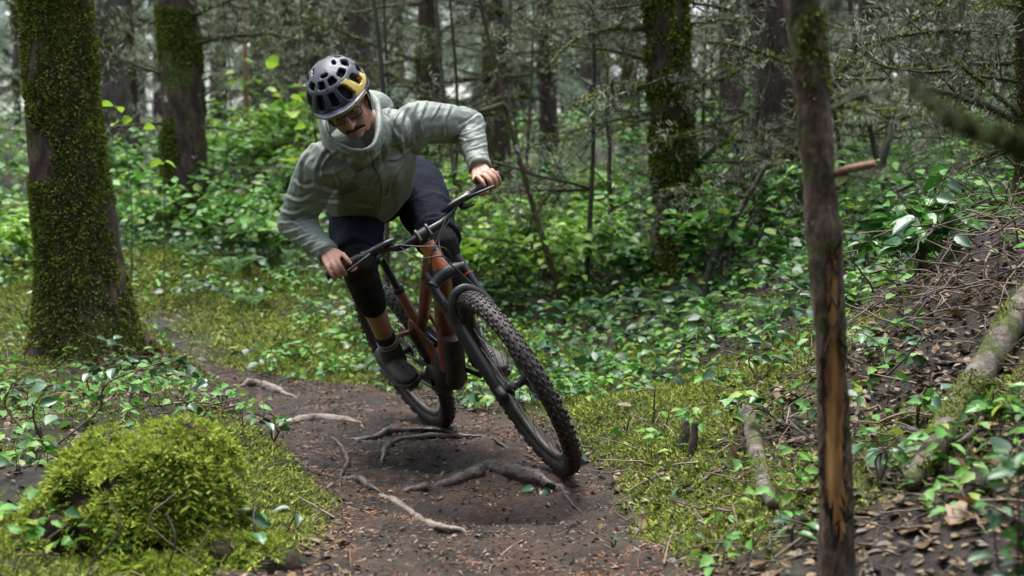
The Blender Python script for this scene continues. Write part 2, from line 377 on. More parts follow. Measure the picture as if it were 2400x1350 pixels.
def bark_moss(name, bark, moss, lo, hi, scale=3.0, bsc=22, grey=None):
    m = bpy.data.materials.new(name); m.use_nodes = True; t = m.node_tree; L = t.links.new; N = t.nodes.new; b = t.nodes['Principled BSDF']
    co = N('ShaderNodeTexCoord'); mp = N('ShaderNodeMapping'); mp.inputs['Scale'].default_value = (1, 1, .4); L(co.outputs['Object'], mp.inputs[0])
    def nz(sc, det, v): n = N('ShaderNodeTexNoise'); n.inputs['Scale'].default_value = sc; n.inputs['Detail'].default_value = det; n.inputs['Roughness'].default_value = .65; L(v, n.inputs['Vector']); return n.outputs[0]
    def ramp(src, cols, a=.3, z=.7):
        r = N('ShaderNodeValToRGB'); e = r.color_ramp.elements
        for k, c in enumerate(cols):
            p = a+(z-a)*k/(len(cols)-1); el = e[k] if k < 2 else e.new(p); el.position = p; el.color = (*c, 1)
        L(src, r.inputs[0]); return r.outputs[0]
    fine = nz(bsc, 6, mp.outputs[0]); cb = ramp(fine, bark); cm = ramp(nz(bsc*1.6, 4, co.outputs['Object']), moss)
    mk = N('ShaderNodeMapRange'); mk.inputs[1].default_value = lo; mk.inputs[2].default_value = hi; L(nz(scale, 5, co.outputs['Object']), mk.inputs[0])
    x = N('ShaderNodeMix'); x.data_type = 'RGBA'; L(mk.outputs[0], x.inputs[0]); L(cb, x.inputs[6]); L(cm, x.inputs[7]); out = x.outputs[2]
    if grey:
        g = N('ShaderNodeMapRange'); g.inputs[1].default_value = .66; g.inputs[2].default_value = .70; L(nz(9, 4, co.outputs['Object']), g.inputs[0])
        x2 = N('ShaderNodeMix'); x2.data_type = 'RGBA'; L(g.outputs[0], x2.inputs[0]); L(out, x2.inputs[6]); x2.inputs[7].default_value = (*grey, 1); out = x2.outputs[2]
    L(out, b.inputs['Base Color']); b.inputs['Roughness'].default_value = .82; b.inputs['Specular IOR Level'].default_value = .3
    bp = N('ShaderNodeBump'); bp.inputs['Strength'].default_value = 1; bp.inputs['Distance'].default_value = .02; L(fine, bp.inputs['Height']); L(bp.outputs[0], b.inputs['Normal'])
    return m
MOSSC = [(.015, .022, .004), (.05, .065, .010), (.11, .13, .02)]
m_bark_mossy = bark_moss('bark_mossy', [(.014, .009, .007), (.045, .027, .020), (.12, .08, .062)], MOSSC, .52, .64)
m_bark_half = bark_moss('bark_half', [(.020, .013, .010), (.055, .035, .027), (.14, .095, .08)], MOSSC, .50, .60, 4, 26, (.36, .36, .33))
m_bark_far = bark_moss('bark_far', [(.028, .024, .021), (.068, .056, .050), (.13, .11, .10)], MOSSC, .52, .66, 1.5, 12)  # far trunks painted lighter where haze would lift them
m_bark_red = bark_moss('bark_red', [(.026, .018, .016), (.068, .046, .041), (.13, .092, .082)], MOSSC, .56, .66, 2, 20)  # reddish bark lightened too, instead of haze
m_root = mat('root_bark', [(.012, .009, .008), (.040, .029, .024), (.13, .10, .085)], .45, scale=22, bump=.9, bscale=40, rvar=.18)
m_root_pale = mat('root_worn', [(.06, .046, .036), (.15, .12, .095), (.26, .215, .18)], .55, scale=18, bump=.9, bscale=45, rvar=.15)
# ------------------------------------------------------------------ mountain bike
def Rx(a): c, s = math.cos(a), math.sin(a); return np.array([[1, 0, 0], [0, c, -s], [0, s, c]])
def Ry(a): c, s = math.cos(a), math.sin(a); return np.array([[c, 0, s], [0, 1, 0], [-s, 0, c]])
def Rz(a): c, s = math.cos(a), math.sin(a); return np.array([[c, -s, 0], [s, c, 0], [0, 0, 1]])
def axis_rot(k, a):
    k = nrm(k); K = np.array([[0, -k[2], k[1]], [k[2], 0, -k[0]], [-k[1], k[0], 0]]); return np.eye(3)+math.sin(a)*K+(1-math.cos(a))*K@K
YAW, LEAN, BPIT, STEER = map(math.radians, (-63.96, 26.6, 2.5, -7.0)); AC = .457
BM = Rz(YAW)@Ry(BPIT)@Rx(LEAN); BT = np.array([-.324, 6.149, -.012])
R_W = .372
AX = np.array([math.cos(math.radians(65)), 0, -math.sin(math.radians(65))]); FWD = np.array([math.sin(math.radians(65)), 0, math.cos(math.radians(65))])
HT = np.array([.90, 0, .975]); HB = HT+AX*.125; SR = axis_rot(-AX, STEER)
def st(p): return (np.asarray(p, float)-HT)@SR.T+HT          # steered group
def bw(p): return BT+np.asarray(p, float)@BM.T               # bike -> world
BB = np.array([.44, 0, .345]); CROWN = HB+AX*.015; AXLE = CROWN+AX*AC+FWD*.044
bike = empty('mountain_bike', BT, 'orange full suspension mountain bike leaning hard through the muddy corner', 'bicycle')
bike.matrix_world = Matrix([[*BM[0], BT[0]], [*BM[1], BT[1]], [*BM[2], BT[2]], [0, 0, 0, 1]])
m_orange = mat('orange_paint', [(.33, .074, .015), (.50, .115, .020)], .28, scale=5, coat=.6, spec=.6)
m_orange_d = mat('orange_paint_dark', [(.06, .024, .012), (.20, .052, .015), (.31, .075, .017)], .4, scale=9, coat=.3)  # darker, browner orange for the frame tubes other than the head tube
m_blk = mat('black_alloy', [(.010, .010, .011), (.022, .022, .024)], .38, scale=30, spec=.5)
m_blk_g = mat('black_gloss', [(.008, .009, .010), (.014, .015, .017)], .2, scale=20, spec=.6)
m_blk_m = mat('black_muddy', [(.010, .009, .008), (.022, .018, .014), (.075, .052, .034)], .6, scale=16, contrast=.3)
m_rub = mat('tyre_rubber', [(.010, .010, .010), (.018, .016, .015), (.055, .042, .033)], .62, scale=26, contrast=.25, bump=.3)
m_knob = mat('tyre_knob', [(.016, .014, .013), (.035, .028, .024), (.075, .057, .045)], .65, scale=22)
m_steel = mat('steel', [(.10, .10, .10), (.18, .18, .18)], .4, metal=1)
m_grey = mat('grey_alloy', [(.10, .10, .105), (.2, .2, .2)], .35, metal=.7)
m_cable = mat('cable_housing', [(.020, .020, .021), (.05, .05, .05)], .35, scale=12)
m_red = mat('red_trim', [(.5, .05, .02)], .4)
def bt(name, P, r, mt, sides=16, steer=False, parent=None, ref=None, nn=None):
    P = np.asarray(P, float)
    if nn: P = spline(P, nn)
    if steer: P = st(P)
    mb = MB(); tube(mb, P, r, sides, 0, True, ref); return mb.build(name, mt, parent or bike)
# ---- frame
fr = empty('frame'); fr.parent = bike
Yv = np.array([0, 1, 0])
def lerpn(a, b, n): return np.asarray(a)+(np.asarray(b)-np.asarray(a))*np.linspace(0, 1, n)[:, None]
bt('head_tube', lerpn(HT-AX*.005, HB, 6), np.array([.030, .029, .0285, .029, .031, .033]), m_orange, 24, parent=fr)
P = spline([HT+AX*.095+FWD*-.01, BB+np.array([.26, 0, .26]), BB+np.array([.10, 0, .06])], 14)
bt('down_tube', P, np.stack([np.interp(np.linspace(0, 1, 14), [0, .3, 1], [.034, .040, .042]), np.interp(np.linspace(0, 1, 14), [0, .3, 1], [.032, .038, .045])], 1), m_orange_d, 20, parent=fr, ref=Yv)
SEATT = BB+np.array([-.105, 0, .375])
P = spline([HT+AX*.035+FWD*-.008, HT+np.array([-.20, 0, -.19]), BB+np.array([-.025, 0, .215])], 14)
bt('top_tube', P, np.stack([np.linspace(.030, .021, 14), np.linspace(.033, .022, 14)], 1), m_orange_d, 20, parent=fr, ref=Yv)
bt('seat_tube', lerpn(BB+np.array([-.01, 0, .05]), SEATT, 8), np.linspace(.026, .0195, 8), m_orange_d, 18, parent=fr)
mb = MB(); lathe(mb, [(.0, -.062), (.062, -.062), (.070, -.05), (.070, .05), (.062, .062), (.0, .062)], 28, c=BB, closed=False)
box(mb, BB+np.array([.05, 0, .05]), (.15, .075, .11), Ry(-.5), bev=.012); mb.build('motor_housing', m_blk_m, fr)
bt('down_tube_guard', spline([BB+np.array([.29, 0, .235]), BB+np.array([.17, 0, .08]), BB+np.array([.07, 0, -.02])], 10), np.full((10, 2), (.040)), m_blk_m, 16, parent=fr)
RAX = np.array([0, 0, R_W])
for s in (-1, 1):
    cs = spline([BB+np.array([-.02, s*.045, .02]), BB+np.array([-.16, s*.066, .01]), RAX+np.array([.02, s*.078, .0])], 10)
    bt('chain_stay', cs, np.stack([np.linspace(.016, .011, 10), np.linspace(.020, .012, 10)], 1), m_orange_d if s < 0 else m_blk, 12, parent=fr, ref=Yv)
    ss = spline([SEATT+np.array([.03, s*.032, -.17]), SEATT+np.array([-.10, s*.058, -.20]), RAX+np.array([.04, s*.075, .05])], 10)
    bt('seat_stay', ss, np.linspace(.012, .010, 10), m_orange_d, 12, parent=fr)
    rk = spline([SEATT+np.array([.03, s*.036, -.16]), SEATT+np.array([.10, s*.040, -.12]), SEATT+np.array([.15, s*.032, -.17])], 7)
    bt('rocker_link', rk, np.stack([np.full(7, .006), np.array([.012, .016, .02, .022, .02, .016, .012])], 1), m_orange_d, 12, parent=fr, ref=Yv)
# ---- shock
sh = empty('shock'); sh.parent = bike
a, b_ = SEATT+np.array([.145, 0, -.165]), BB+np.array([.18, 0, .16])
bt('shock_body', lerpn(a, a+(b_-a)*.62, 4), .021, m_blk, 16, parent=sh); bt('shock_shaft', lerpn(a, b_, 4), .0075, m_steel, 12, parent=sh)
bt('shock_reservoir', lerpn(a+np.array([.035, -.03, .0]), a+(b_-a)*.55+np.array([.035, -.03, 0]), 4), .016, m_blk_g, 14, parent=sh)
# ---- seatpost, saddle
SP = SEATT+np.array([-.038, 0, .135])
bt('seat_post', lerpn(SEATT+np.array([.01, 0, -.04]), SP, 5), .0158, m_blk_g, 16)
mb = MB(); lathe(mb, [(.0165, -.012), (.024, -.012), (.024, .012), (.0165, .012)], 20, R=axis_rot([1, 0, 0], math.pi/2)@np.eye(3), c=SEATT); mb.build('seat_clamp', m_blk, bike)
mb = MB(); n = 16; t = np.linspace(0, 1, n)
cx = SP+np.stack([np.linspace(-.135, .135, n), np.zeros(n), .045+.012*np.cos(t*6.28)], 1)
tube(mb, cx, np.stack([np.interp(t, [0, .08, .3, .55, .92, 1], [.035, .066, .070, .040, .021, .010]), np.interp(t, [0, .1, .5, 1], [.014, .024, .021, .013])], 1), 18, 0, True, Yv)
sad = mb.build('saddle', m_blk, bike)
for s in (-1, 1): bt('saddle_rail', spline([SP+np.array([-.09, s*.02, .03]), SP+np.array([-.03, s*.02, .005]), SP+np.array([.05, s*.02, .008]), SP+np.array([.10, s*.012, .03])], 10), .0035, m_grey, 8, parent=sad)
# ---- fork
fk = empty('fork'); fk.parent = bike
LEG = .067
for s in (-1, 1):
    y = Yv*s*LEG
    top = CROWN-AX*.028+y+FWD*.012; bot = AXLE+y-FWD*.024
    ux = nrm(bot-top); L_ = np.linalg.norm(bot-top)
    bt('stanchion', lerpn(top, top+ux*(L_-.26), 4), .0178, m_blk_g, 20, True, fk)
    bt('fork_cap', lerpn(top-ux*.022, top+ux*.004, 3), .0195, m_blk, 18, True, fk)
    low0 = top+ux*(L_-.335)
    q = bt('lower_leg', np.array([low0, low0+ux*.012, low0+ux*.02, low0+ux*.08, low0+ux*.2, low0+ux*(.32), low0+ux*.36, low0+ux*.375]),
           np.array([.0215, .0225, .0240, .0228, .0212, .0205, .020, .014]), m_blk, 20, True, fk)
    bt('dust_seal', lerpn(low0-ux*.012, low0+ux*.002, 3), .0205, m_cable, 18, True, fk)
    mb = MB(); box(mb, st(AXLE+y*1.0+AX*.004), (.052, .026, .05), SR@Ry(.42), bev=.008); mb.build('drop_out', m_blk_m, fk)
    if s > 0: bt('travel_ring', lerpn(top+ux*.05, top+ux*.055, 3), .0186, m_red, 18, True, fk)
P = st(spline([CROWN-Yv*.072+FWD*.014, CROWN-Yv*.045+FWD*.008-AX*.012, CROWN+FWD*.012-AX*.02, CROWN+Yv*.045+FWD*.008-AX*.012, CROWN+Yv*.072+FWD*.014], 15))
mb = MB(); tube(mb, P, np.stack([np.full(15, .026), np.array([.027]*3+[.030]*3+[.032]*3+[.030]*3+[.027]*3)], 1), 16); mb.build('crown', m_blk, fk)
ar = AXLE-AX*.0+FWD*.0
low_s = (CROWN-AX*.028+FWD*.012); uxm = nrm(AXLE-FWD*.024-low_s); Lm = np.linalg.norm(AXLE-FWD*.024-low_s); la = low_s+uxm*(Lm-.325)
P = st(spline([la-Yv*.066+FWD*.016+uxm*.03, la-Yv*.058+FWD*.034-uxm*.018, la-Yv*.028+FWD*.046-uxm*.058, la+FWD*.048-uxm*.066, la+Yv*.028+FWD*.046-uxm*.058, la+Yv*.058+FWD*.034-uxm*.018, la+Yv*.066+FWD*.016+uxm*.03], 21))
mb = MB(); tube(mb, P, np.stack([np.full(21, .009), np.full(21, .0155)], 1), 14, 0, True, SR@FWD); mb.build('fork_arch', m_blk, fk)
bt('steerer', lerpn(HT-AX*.05, HB+AX*.01, 4), .0165, m_blk, 16, True, fk)
# ---- cockpit
ck = empty('handlebar'); ck.parent = bike
BARC = HT-AX*.035+FWD*.040; UP = -AX
def barp(y):
    a_ = abs(y); rise = .036*sstep(.07, .19, a_); back = .052*max(0, a_-.12)/.265
    return BARC+Yv*y+UP*rise-np.array([back, 0, 0])
ys = np.linspace(-.364, .364, 41); bp_ = np.array([barp(y) for y in ys])
mb = MB(); tube(mb, st(bp_), np.interp(abs(ys), [0, .05, .16, .4], [.0175, .0172, .0112, .0110]), 16); mb.build('bar', m_blk_g, ck)
P = st(np.array([HT-AX*.035, HT-AX*.035+FWD*.022, BARC])); mb = MB(); tube(mb, P, np.array([.021, .018, .022]), 16)
tube(mb, st(np.array([HT-AX*.058, HT-AX*.012])), .0205, 18); tube(mb, st(np.array([BARC-Yv*.026, BARC+Yv*.026])), .0235, 18); mb.build('stem', m_blk, ck)
for s in (-1, 1):
    mb = MB(); tube(mb, st(np.array([BARC+Yv*s*.022+FWD*.018-AX*.022, BARC+Yv*s*.022+FWD*.027-AX*.005, BARC+Yv*s*.022+FWD*.022+AX*.02])), .0055, 10); mb.build('stem_bolt', m_grey, ck)
    gy_ = np.linspace(.232, .362, 12)*s; gr_ = np.array([.0145]+[.0160, .0152]*5+[.0165])
    mb = MB(); tube(mb, st(np.array([barp(y) for y in gy_])), gr_, 18); g_ = mb.build('grip', m_rub, ck)
    mb = MB(); tube(mb, st(np.array([barp(s*.350), barp(s*.368)])), .0185, 18); mb.build('grip_collar', m_blk_m, g_)
    # brake lever: clamp, body, blade
    c0 = barp(s*.215); le = empty('brake_lever'); le.parent = ck
    mb = MB(); tube(mb, st(np.array([barp(s*.205), barp(s*.226)])), .0165, 16); mb.build('clamp', m_blk, le)
    mb = MB(); q0 = c0+FWD*.020+AX*.008; tube(mb, st(spline([q0+Yv*s*.012, q0+FWD*.012-Yv*s*.02, q0+FWD*.014-Yv*s*.07, q0+FWD*.006-Yv*s*.115], 10)), np.array([.011, .0135, .0145, .0145, .014, .0135, .013, .012, .0095, .006]), 14); mb.build('reservoir', m_blk_g, le)
    mb = MB(); b0 = q0+FWD*.022-Yv*s*.008+AX*.006
    tube(mb, st(spline([b0, b0+FWD*.022+Yv*s*.025+AX*.008, b0+FWD*.024+Yv*s*.062+AX*.013, b0+FWD*.017+Yv*s*.098+AX*.016], 12)), np.array([.008, .0075, .0065, .006, .0055, .0055, .0055, .0052, .005, .005, .0052, .005]), 10); mb.build('blade', m_blk, le)
    mb = MB(); q1 = barp(s*.175); tube(mb, st(np.array([barp(s*.170), barp(s*.186)])), .0155, 16)
    tube(mb, st(spline([q1+AX*.014, q1+AX*.030+FWD*.012+Yv*s*.01, q1+AX*.036+FWD*.006+Yv*s*.045], 8)), np.array([.010, .012, .013, .012, .010, .008, .007, .006]), 12); mb.build('shifter', m_blk, ck)
# cables
def cable(pts, r=.0026):
    mb = MB(); tube(mb, spline(pts, 28), r, 8); mb.build('cable', m_cable, ck)
cr_ = barp(-.10)+FWD*.03; cl_ = barp(.10)+FWD*.03; nz_ = HT+FWD*.075+AX*.02
cable([st(cl_), st(nz_+Yv*.045-AX*.02), st(nz_-Yv*.020+AX*.03), HT+AX*.10-Yv*.045+FWD*.02, HT+AX*.18-Yv*.05-FWD*.03, BB+np.array([.30, -.05, .28])])
cable([st(cr_), st(nz_-Yv*.045-AX*.02), st(nz_+Yv*.030+AX*.03), HT+AX*.10+Yv*.045+FWD*.02, HT+AX*.2+Yv*.04-FWD*.02])
cable([st(cl_+Yv*.01+AX*.01), st(nz_+Yv*.03+AX*.0), st(nz_+Yv*.01+AX*.07+FWD*.02), st(CROWN+Yv*.04+FWD*.05+AX*.02), st(AXLE+Yv*.085-AX*.25), st(AXLE+Yv*.085-AX*.08)])
cable([st(cr_+AX*.01), st(nz_-Yv*.06+AX*.02), st(nz_+Yv*.005+AX*.055+FWD*.015), HT+AX*.11+Yv*.05+FWD*.0])
# frame badge
mb = MB(); box(mb, HT+AX*.035+FWD*.0298, (.003, .022, .03), Ry(math.radians(25)), bev=.001); mb.build('head_badge', m_grey, fr)
# ---- wheels
def tyre_meshes():
    Rt = R_W-.034; th = np.linspace(0, 2*np.pi, 18, endpoint=False)
    mb = MB(); lathe(mb, np.stack([Rt+.0315*np.cos(th), .0295*np.sin(th)], 1), 96); ty = mb.mesh('tyre', m_rub)
    kb = MB(); N_ = 68
    for k in range(N_):
        a0 = 2*np.pi*k/N_
        for j, (phi, ln, wd, hh, off) in enumerate(((.24, .016, .0088, .0052, 0), (-.24, .016, .0088, .0052, 0), (.62, .012, .0088, .0048, .5), (-.62, .012, .0088, .0048, .5), (1.02, .017, .0105, .0056, 0 if k % 2 else .25), (-1.02, .017, .0105, .0056, 0 if k % 2 else .25))):
            aa = a0+off*2*np.pi/N_+random.uniform(-.004, .004)
            r_ = np.array([math.cos(aa), 0, math.sin(aa)]); tg = np.array([-math.sin(aa), 0, math.cos(aa)])
            nrmv = r_*math.cos(phi)+Yv*math.sin(phi); sd_ = np.cross(tg, nrmv)
            Rm = np.stack([tg, sd_, nrmv], 1)
            box(kb, r_*Rt+nrmv*(.0315+hh/2-.001), (ln, wd, hh), Rm, bev=.0014)
    tr = kb.mesh('tread_knobs', m_knob, False)
    mb = MB(); lathe(mb, [(.316, -.0155), (.322, -.0165), (.322, .0165), (.316, .0155), (.298, .011), (.290, .005), (.290, -.005), (.298, -.011)], 80); rim = mb.mesh('rim', m_blk_m)
    mb = MB(); lathe(mb, [(.0, -.062), (.011, -.062), (.012, -.045), (.030, -.036), (.030, -.030), (.016, -.026), (.016, .026), (.030, .030), (.030, .036), (.012, .045), (.011, .062), (0, .062)], 24, closed=False); hub = mb.mesh('hub', m_blk)
    mb = MB()
    for k in range(32):
        s = 1 if k % 2 else -1; a1 = 2*np.pi*k/32; a2 = a1+(1 if (k//2) % 2 else -1)*.9
        tube(mb, np.array([[.029*math.cos(a2), s*.033, .029*math.sin(a2)], [.296*math.cos(a1), s*.003, .296*math.sin(a1)]]), .00115, 5)
    spk = mb.mesh('spokes', m_grey)
    mb = MB(); lathe(mb, [(.058, -.001), (.10, -.001), (.10, .001), (.058, .001)], 48); 
    for k in range(5):
        a1 = 2*np.pi*k/5; tube(mb, np.array([[.02*math.cos(a1), 0, .02*math.sin(a1)], [.062*math.cos(a1+.5), 0, .062*math.sin(a1+.5)]]), .003, 6)
    disc = mb.mesh('brake_disc', m_steel)
    return ty, tr, rim, hub, spk, disc
WM = tyre_meshes()
def wheel(name, loc, R):
    w = empty(name); w.parent = bike
    w.matrix_local = Matrix([[*R[0], loc[0]], [*R[1], loc[1]], [*R[2], loc[2]], [0, 0, 0, 1]])
    for nme, me in zip(('tyre', 'tread', 'rim', 'hub', 'spokes', 'brake_disc'), WM):
        o = inst(me, nme, w)
        if nme in ('tread', 'spokes'): o['kind'] = 'stuff'
        if nme == 'brake_disc': o.location = (0, .045, 0)
    mb = MB(); tube(mb, np.array([[.284, 0, 0], [.25, 0, 0]]), .0032, 8); mb.build('valve', m_blk, w)
wheel('front_wheel', st(AXLE), SR@Ry(1.1)); wheel('rear_wheel', RAX, Ry(2.3))
# front brake caliper
mb = MB(); box(mb, st(AXLE+Yv*.062-AX*.085-FWD*.05), (.07, .03, .04), SR@Ry(.5), bev=.006); mb.build('brake_caliper', m_blk_m, fk)
# ---- drivetrain
dr = empty('drivetrain'); dr.parent = bike
mb = MB(); lathe(mb, [(.045, -.0525), (.067, -.0525), (.067, -.0495), (.045, -.0495)], 40, c=BB); mb.build('chain_ring', m_steel, dr)
mb = MB(); lathe(mb, [(.02, -.052), (.07, -.048), (.055, -.036), (.03, -.030), (.02, -.030)], 36, c=RAX); mb.build('cassette', m_grey, dr)
mb = MB()
for z0, z1 in ((.066, .045), (-.066, -.05)): tube(mb, np.array([BB+np.array([0, -.051, z0]), RAX+np.array([0, -.042, z1])]), .0045, 6)
mb.build('chain', m_blk_m, dr)
mb = MB(); tube(mb, spline([RAX+np.array([.0, -.06, -.02]), RAX+np.array([.03, -.065, -.07]), RAX+np.array([.06, -.05, -.15])], 8), .013, 10); mb.build('derailleur', m_blk_m, dr)
CR = .155; CA = math.radians(-8)      # right crank to the rear, a little low
PED = {}
for s, nm in ((-1, 'right'), (1, 'left')):
    e = BB+np.array([s*CR*math.cos(CA), s*.078, s*CR*math.sin(CA)*1.0])
    mb = MB(); P = lerpn(BB+Yv*s*.066, e, 6); tube(mb, P, np.stack([np.full(6, .008), np.array([.018, .016, .0145, .014, .014, .015])], 1), 12, 0, True, Yv); mb.build('crank_arm', m_blk, dr)
    pc = e+Yv*s*.055; PED[s] = pc; pd = empty('pedal'); pd.parent = dr
    mb = MB(); box(mb, pc, (.105, .10, .014), Ry(-.12), bev=.004); pd_ = mb.build('platform', m_blk_m, dr); pd_.name = 'pedal'
    bpy.data.objects.remove(pd)
    mb = MB()
    for ix in (-.045, -.02, .02, .045):
        for iy in (-.042, .042): tube(mb, np.array([pc+np.array([ix, iy, 0]), pc+np.array([ix, iy, .012])]), .0022, 6)
# ------------------------------------------------------------------ rider
from mathutils.bvhtree import BVHTree
def remeshed(mb, name, voxel, smooth=3, fac=.5):
    me = mb.mesh(name+'_tmp', []); o = bpy.data.objects.new(name+'_tmp', me); COL.objects.link(o)
    r = o.modifiers.new('r', 'REMESH'); r.mode = 'VOXEL'; r.voxel_size = voxel; r.use_smooth_shade = True
    if smooth: s = o.modifiers.new('s', 'SMOOTH'); s.iterations = smooth; s.factor = fac
    dg = bpy.context.evaluated_depsgraph_get(); dg.update(); ev = o.evaluated_get(dg)
    out = bpy.data.meshes.new_from_object(ev); bpy.data.objects.remove(o); bpy.data.meshes.remove(me)
    out.name = name; out.materials.clear(); return out
def co_of(me):
    a = np.empty(len(me.vertices)*3, np.float32); me.vertices.foreach_get('co', a); return a.reshape(-1, 3).astype(float)
def no_of(me):
    a = np.empty(len(me.vertices)*3, np.float32); me.vertex_normals.foreach_get('vector', a); return a.reshape(-1, 3).astype(float)
def set_co(me, v): me.vertices.foreach_set('co', v.astype(np.float32).ravel()); me.update()
def finish(me, name, mt, parent=None):
    me.materials.append(mt); me.polygons.foreach_set('use_smooth', np.ones(len(me.polygons), bool))
    o = bpy.data.objects.new(name, me); COL.objects.link(o)
    if parent: o.parent = parent
    return o
m_skin = mat('skin', [(.30, .145, .095), (.43, .225, .155), (.50, .27, .20)], .5, scale=14, contrast=.3)
m_hair = mat('dark_hair', [(.015, .009, .006), (.03, .018, .012)], .6, scale=40)
m_jacket = mat('jacket_shell', [(.165, .194, .168), (.178, .206, .178)], .56, scale=3, bump=.25, bscale=60, spec=.45)
m_zip = mat('zip_dark', [(.05, .06, .055)], .5)
m_short = mat('shorts_cloth', [(.007, .009, .015), (.013, .016, .026)], .9, spec=.08, scale=5, bump=.4, bscale=60)
m_pad = mat('knee_pad_cloth', [(.008, .008, .009), (.014, .0135, .0135), (.05, .04, .032)], .85, spec=.15, scale=12, contrast=.3)
m_sock = mat('sock_dark', [(.013, .013, .017), (.022, .022, .028)], .85)
m_sockw = mat('sock_stripe', [(.32, .32, .34)], .85)
m_shoe = mat('shoe_upper', [(.018, .015, .013), (.036, .029, .024), (.065, .050, .038)], .65, scale=18, bump=.3)
m_sole = mat('shoe_sole', [(.012, .010, .009), (.03, .024, .019)], .7)
m_hel = mat('helmet_shell', [(.026, .031, .043), (.050, .060, .078)], .42, scale=60, spec=.5, rvar=.15)
m_yel = mat('yellow_shell', [(.55, .38, .07), (.66, .49, .13)], .4, scale=30)
m_foam = mat('helmet_foam', [(.006, .006, .007)], .8)
m_lens = bpy.data.materials.new('lens'); m_lens.use_nodes = True
_t = m_lens.node_tree; _b = _t.nodes['Principled BSDF']; _b.inputs['Roughness'].default_value = .03; _b.inputs['Base Color'].default_value = (.06, .07, .06, 1); _b.inputs['Alpha'].default_value = .38
m_eye = mat('eye_white', [(.35, .33, .31)], .25); m_iris = mat('iris', [(.02, .014, .01)], .2)
m_lip = mat('lips', [(.30, .12, .095)], .5)

# joints in world space
sR, sL = at(752, 388, 5.17), at(985, 287, 5.36)
eR, eL = at(692, 522, 5.30), at(1096, 292, 5.53)
hem = at(864, 438, 5.62); chest = at(866, 372, 5.36); neckb = at(866, 316, 5.24); pelv = at(885, 448, 5.86)
hipR, hipL = at(835, 470, 5.80), at(975, 432, 5.92)
kR, kL = at(836, 612, 5.37), at(1030, 570, 5.52)
LT = nrm(sL-sR); SPN = nrm(hem-neckb)
# hands on the grips
fwdw = BM@(SR@FWD); upw = BM@(SR@UP)
def hand_frame(s):
    a = bw(st(barp(s*.355)))-bw(st(barp(s*.25))); a = nrm(a); c = bw(st(barp(s*.316)))
    n2 = nrm(fwdw-a*np.dot(fwdw, a)); n1 = nrm(upw-a*np.dot(upw, a)-n2*np.dot(upw, n2)); return c, a, n1, n2
HANDS = {}
body = MB()
def chain(mb, P, r, ref=None, n=None):
    P = np.asarray(P, float); r = np.asarray(r, float)
    if n: 
        q = spline(np.concatenate([P, r.reshape(len(P), -1)], 1), n); P = q[:, :3]; r = q[:, 3:]; r = r[:, 0] if r.shape[1] == 1 else r
    blob(mb, P, r, 14, 0, ref)
for s, el in ((-1, eR), (1, eL)):
    c, a, n1, n2 = hand_frame(s)
    wr = c+.088*nrm(el-c)+n1*.012-n2*.008-a*.006
    HANDS[s] = (c, wr, a, n1, n2)
    for k, (off, lr, ln) in enumerate(((-.034, .0086, 1.0), (-.012, .0088, 1.06), (.010, .0084, 1.0), (.031, .0076, .86))):
        o = c+a*off*1.0
        mcp = o+n1*(.036 if k in (1, 2) else .032)-n2*.010
        if k == 0:
            P = [mcp, o+n1*.030+n2*.034-a*.004, o+n1*.004+n2*.056-a*.010, o-n1*.014+n2*.058-a*.014]
        else:
            P = [mcp, o+n1*.025+n2*.024*ln, o-n1*.010+n2*.034*ln, o-n1*.030+n2*.010, o-n1*.028-n2*.010]
        P = np.array(P); r = np.linspace(lr*1.12, lr*.86, len(P)); chain(body, P, r, n=14)
        ball(body, P[1], lr*1.16)
        chain(body, [mcp, (mcp+wr)/2+n1*.006+(o-c)*.25, wr+(o-c)*.45], np.array([.0122, .0135, .0155]))
    chain(body, [wr-a*.016-n1*.012, c-a*.040-n1*.004-n2*.020, c-a*.052-n1*.024+n2*.006, c-a*.040-n1*.030+n2*.026], np.array([.015, .0125, .0105, .0095]), n=12)
    chain(body, [el+nrm(wr-el)*.03, el+(wr-el)*.35, wr], np.array([.045, .043, .027]))
    sh = sR if s < 0 else sL
    chain(body, [sh, (sh+el)/2, el], np.array([.056, .05, .043]))
# torso core
chain(body, [neckb, chest, hem, pelv], np.array([[.07, .06], [.15, .095], [.145, .10], [.15, .11]]), ref=LT)
# legs
pedR, pedL = bw(PED[-1]), bw(PED[1]); upb = BM@np.array([0, 0, 1.]); fwb = BM@np.array([1., 0, 0])
aR = pedR+upb*.105-fwb*.055; aL = pedL+upb*.105-fwb*.055
aR = aR*.6+at(928, 800, 5.66)*.4
for hp, kn, an in ((hipR, kR, aR), (hipL, kL, aL)):
    chain(body, [hp, (hp+kn)/2, kn], np.array([.085, .075, .056]))
    ax_ = nrm(an-kn); bk = nrm(-fwb+ax_*np.dot(fwb, ax_))
    chain(body, [kn, kn+(an-kn)*.28+bk*.018, kn+(an-kn)*.62+bk*.006, an], np.array([.054, .056, .043, .034]), n=10)
    chain(body, [an, an-upb*.03], np.array([.030, .02]))
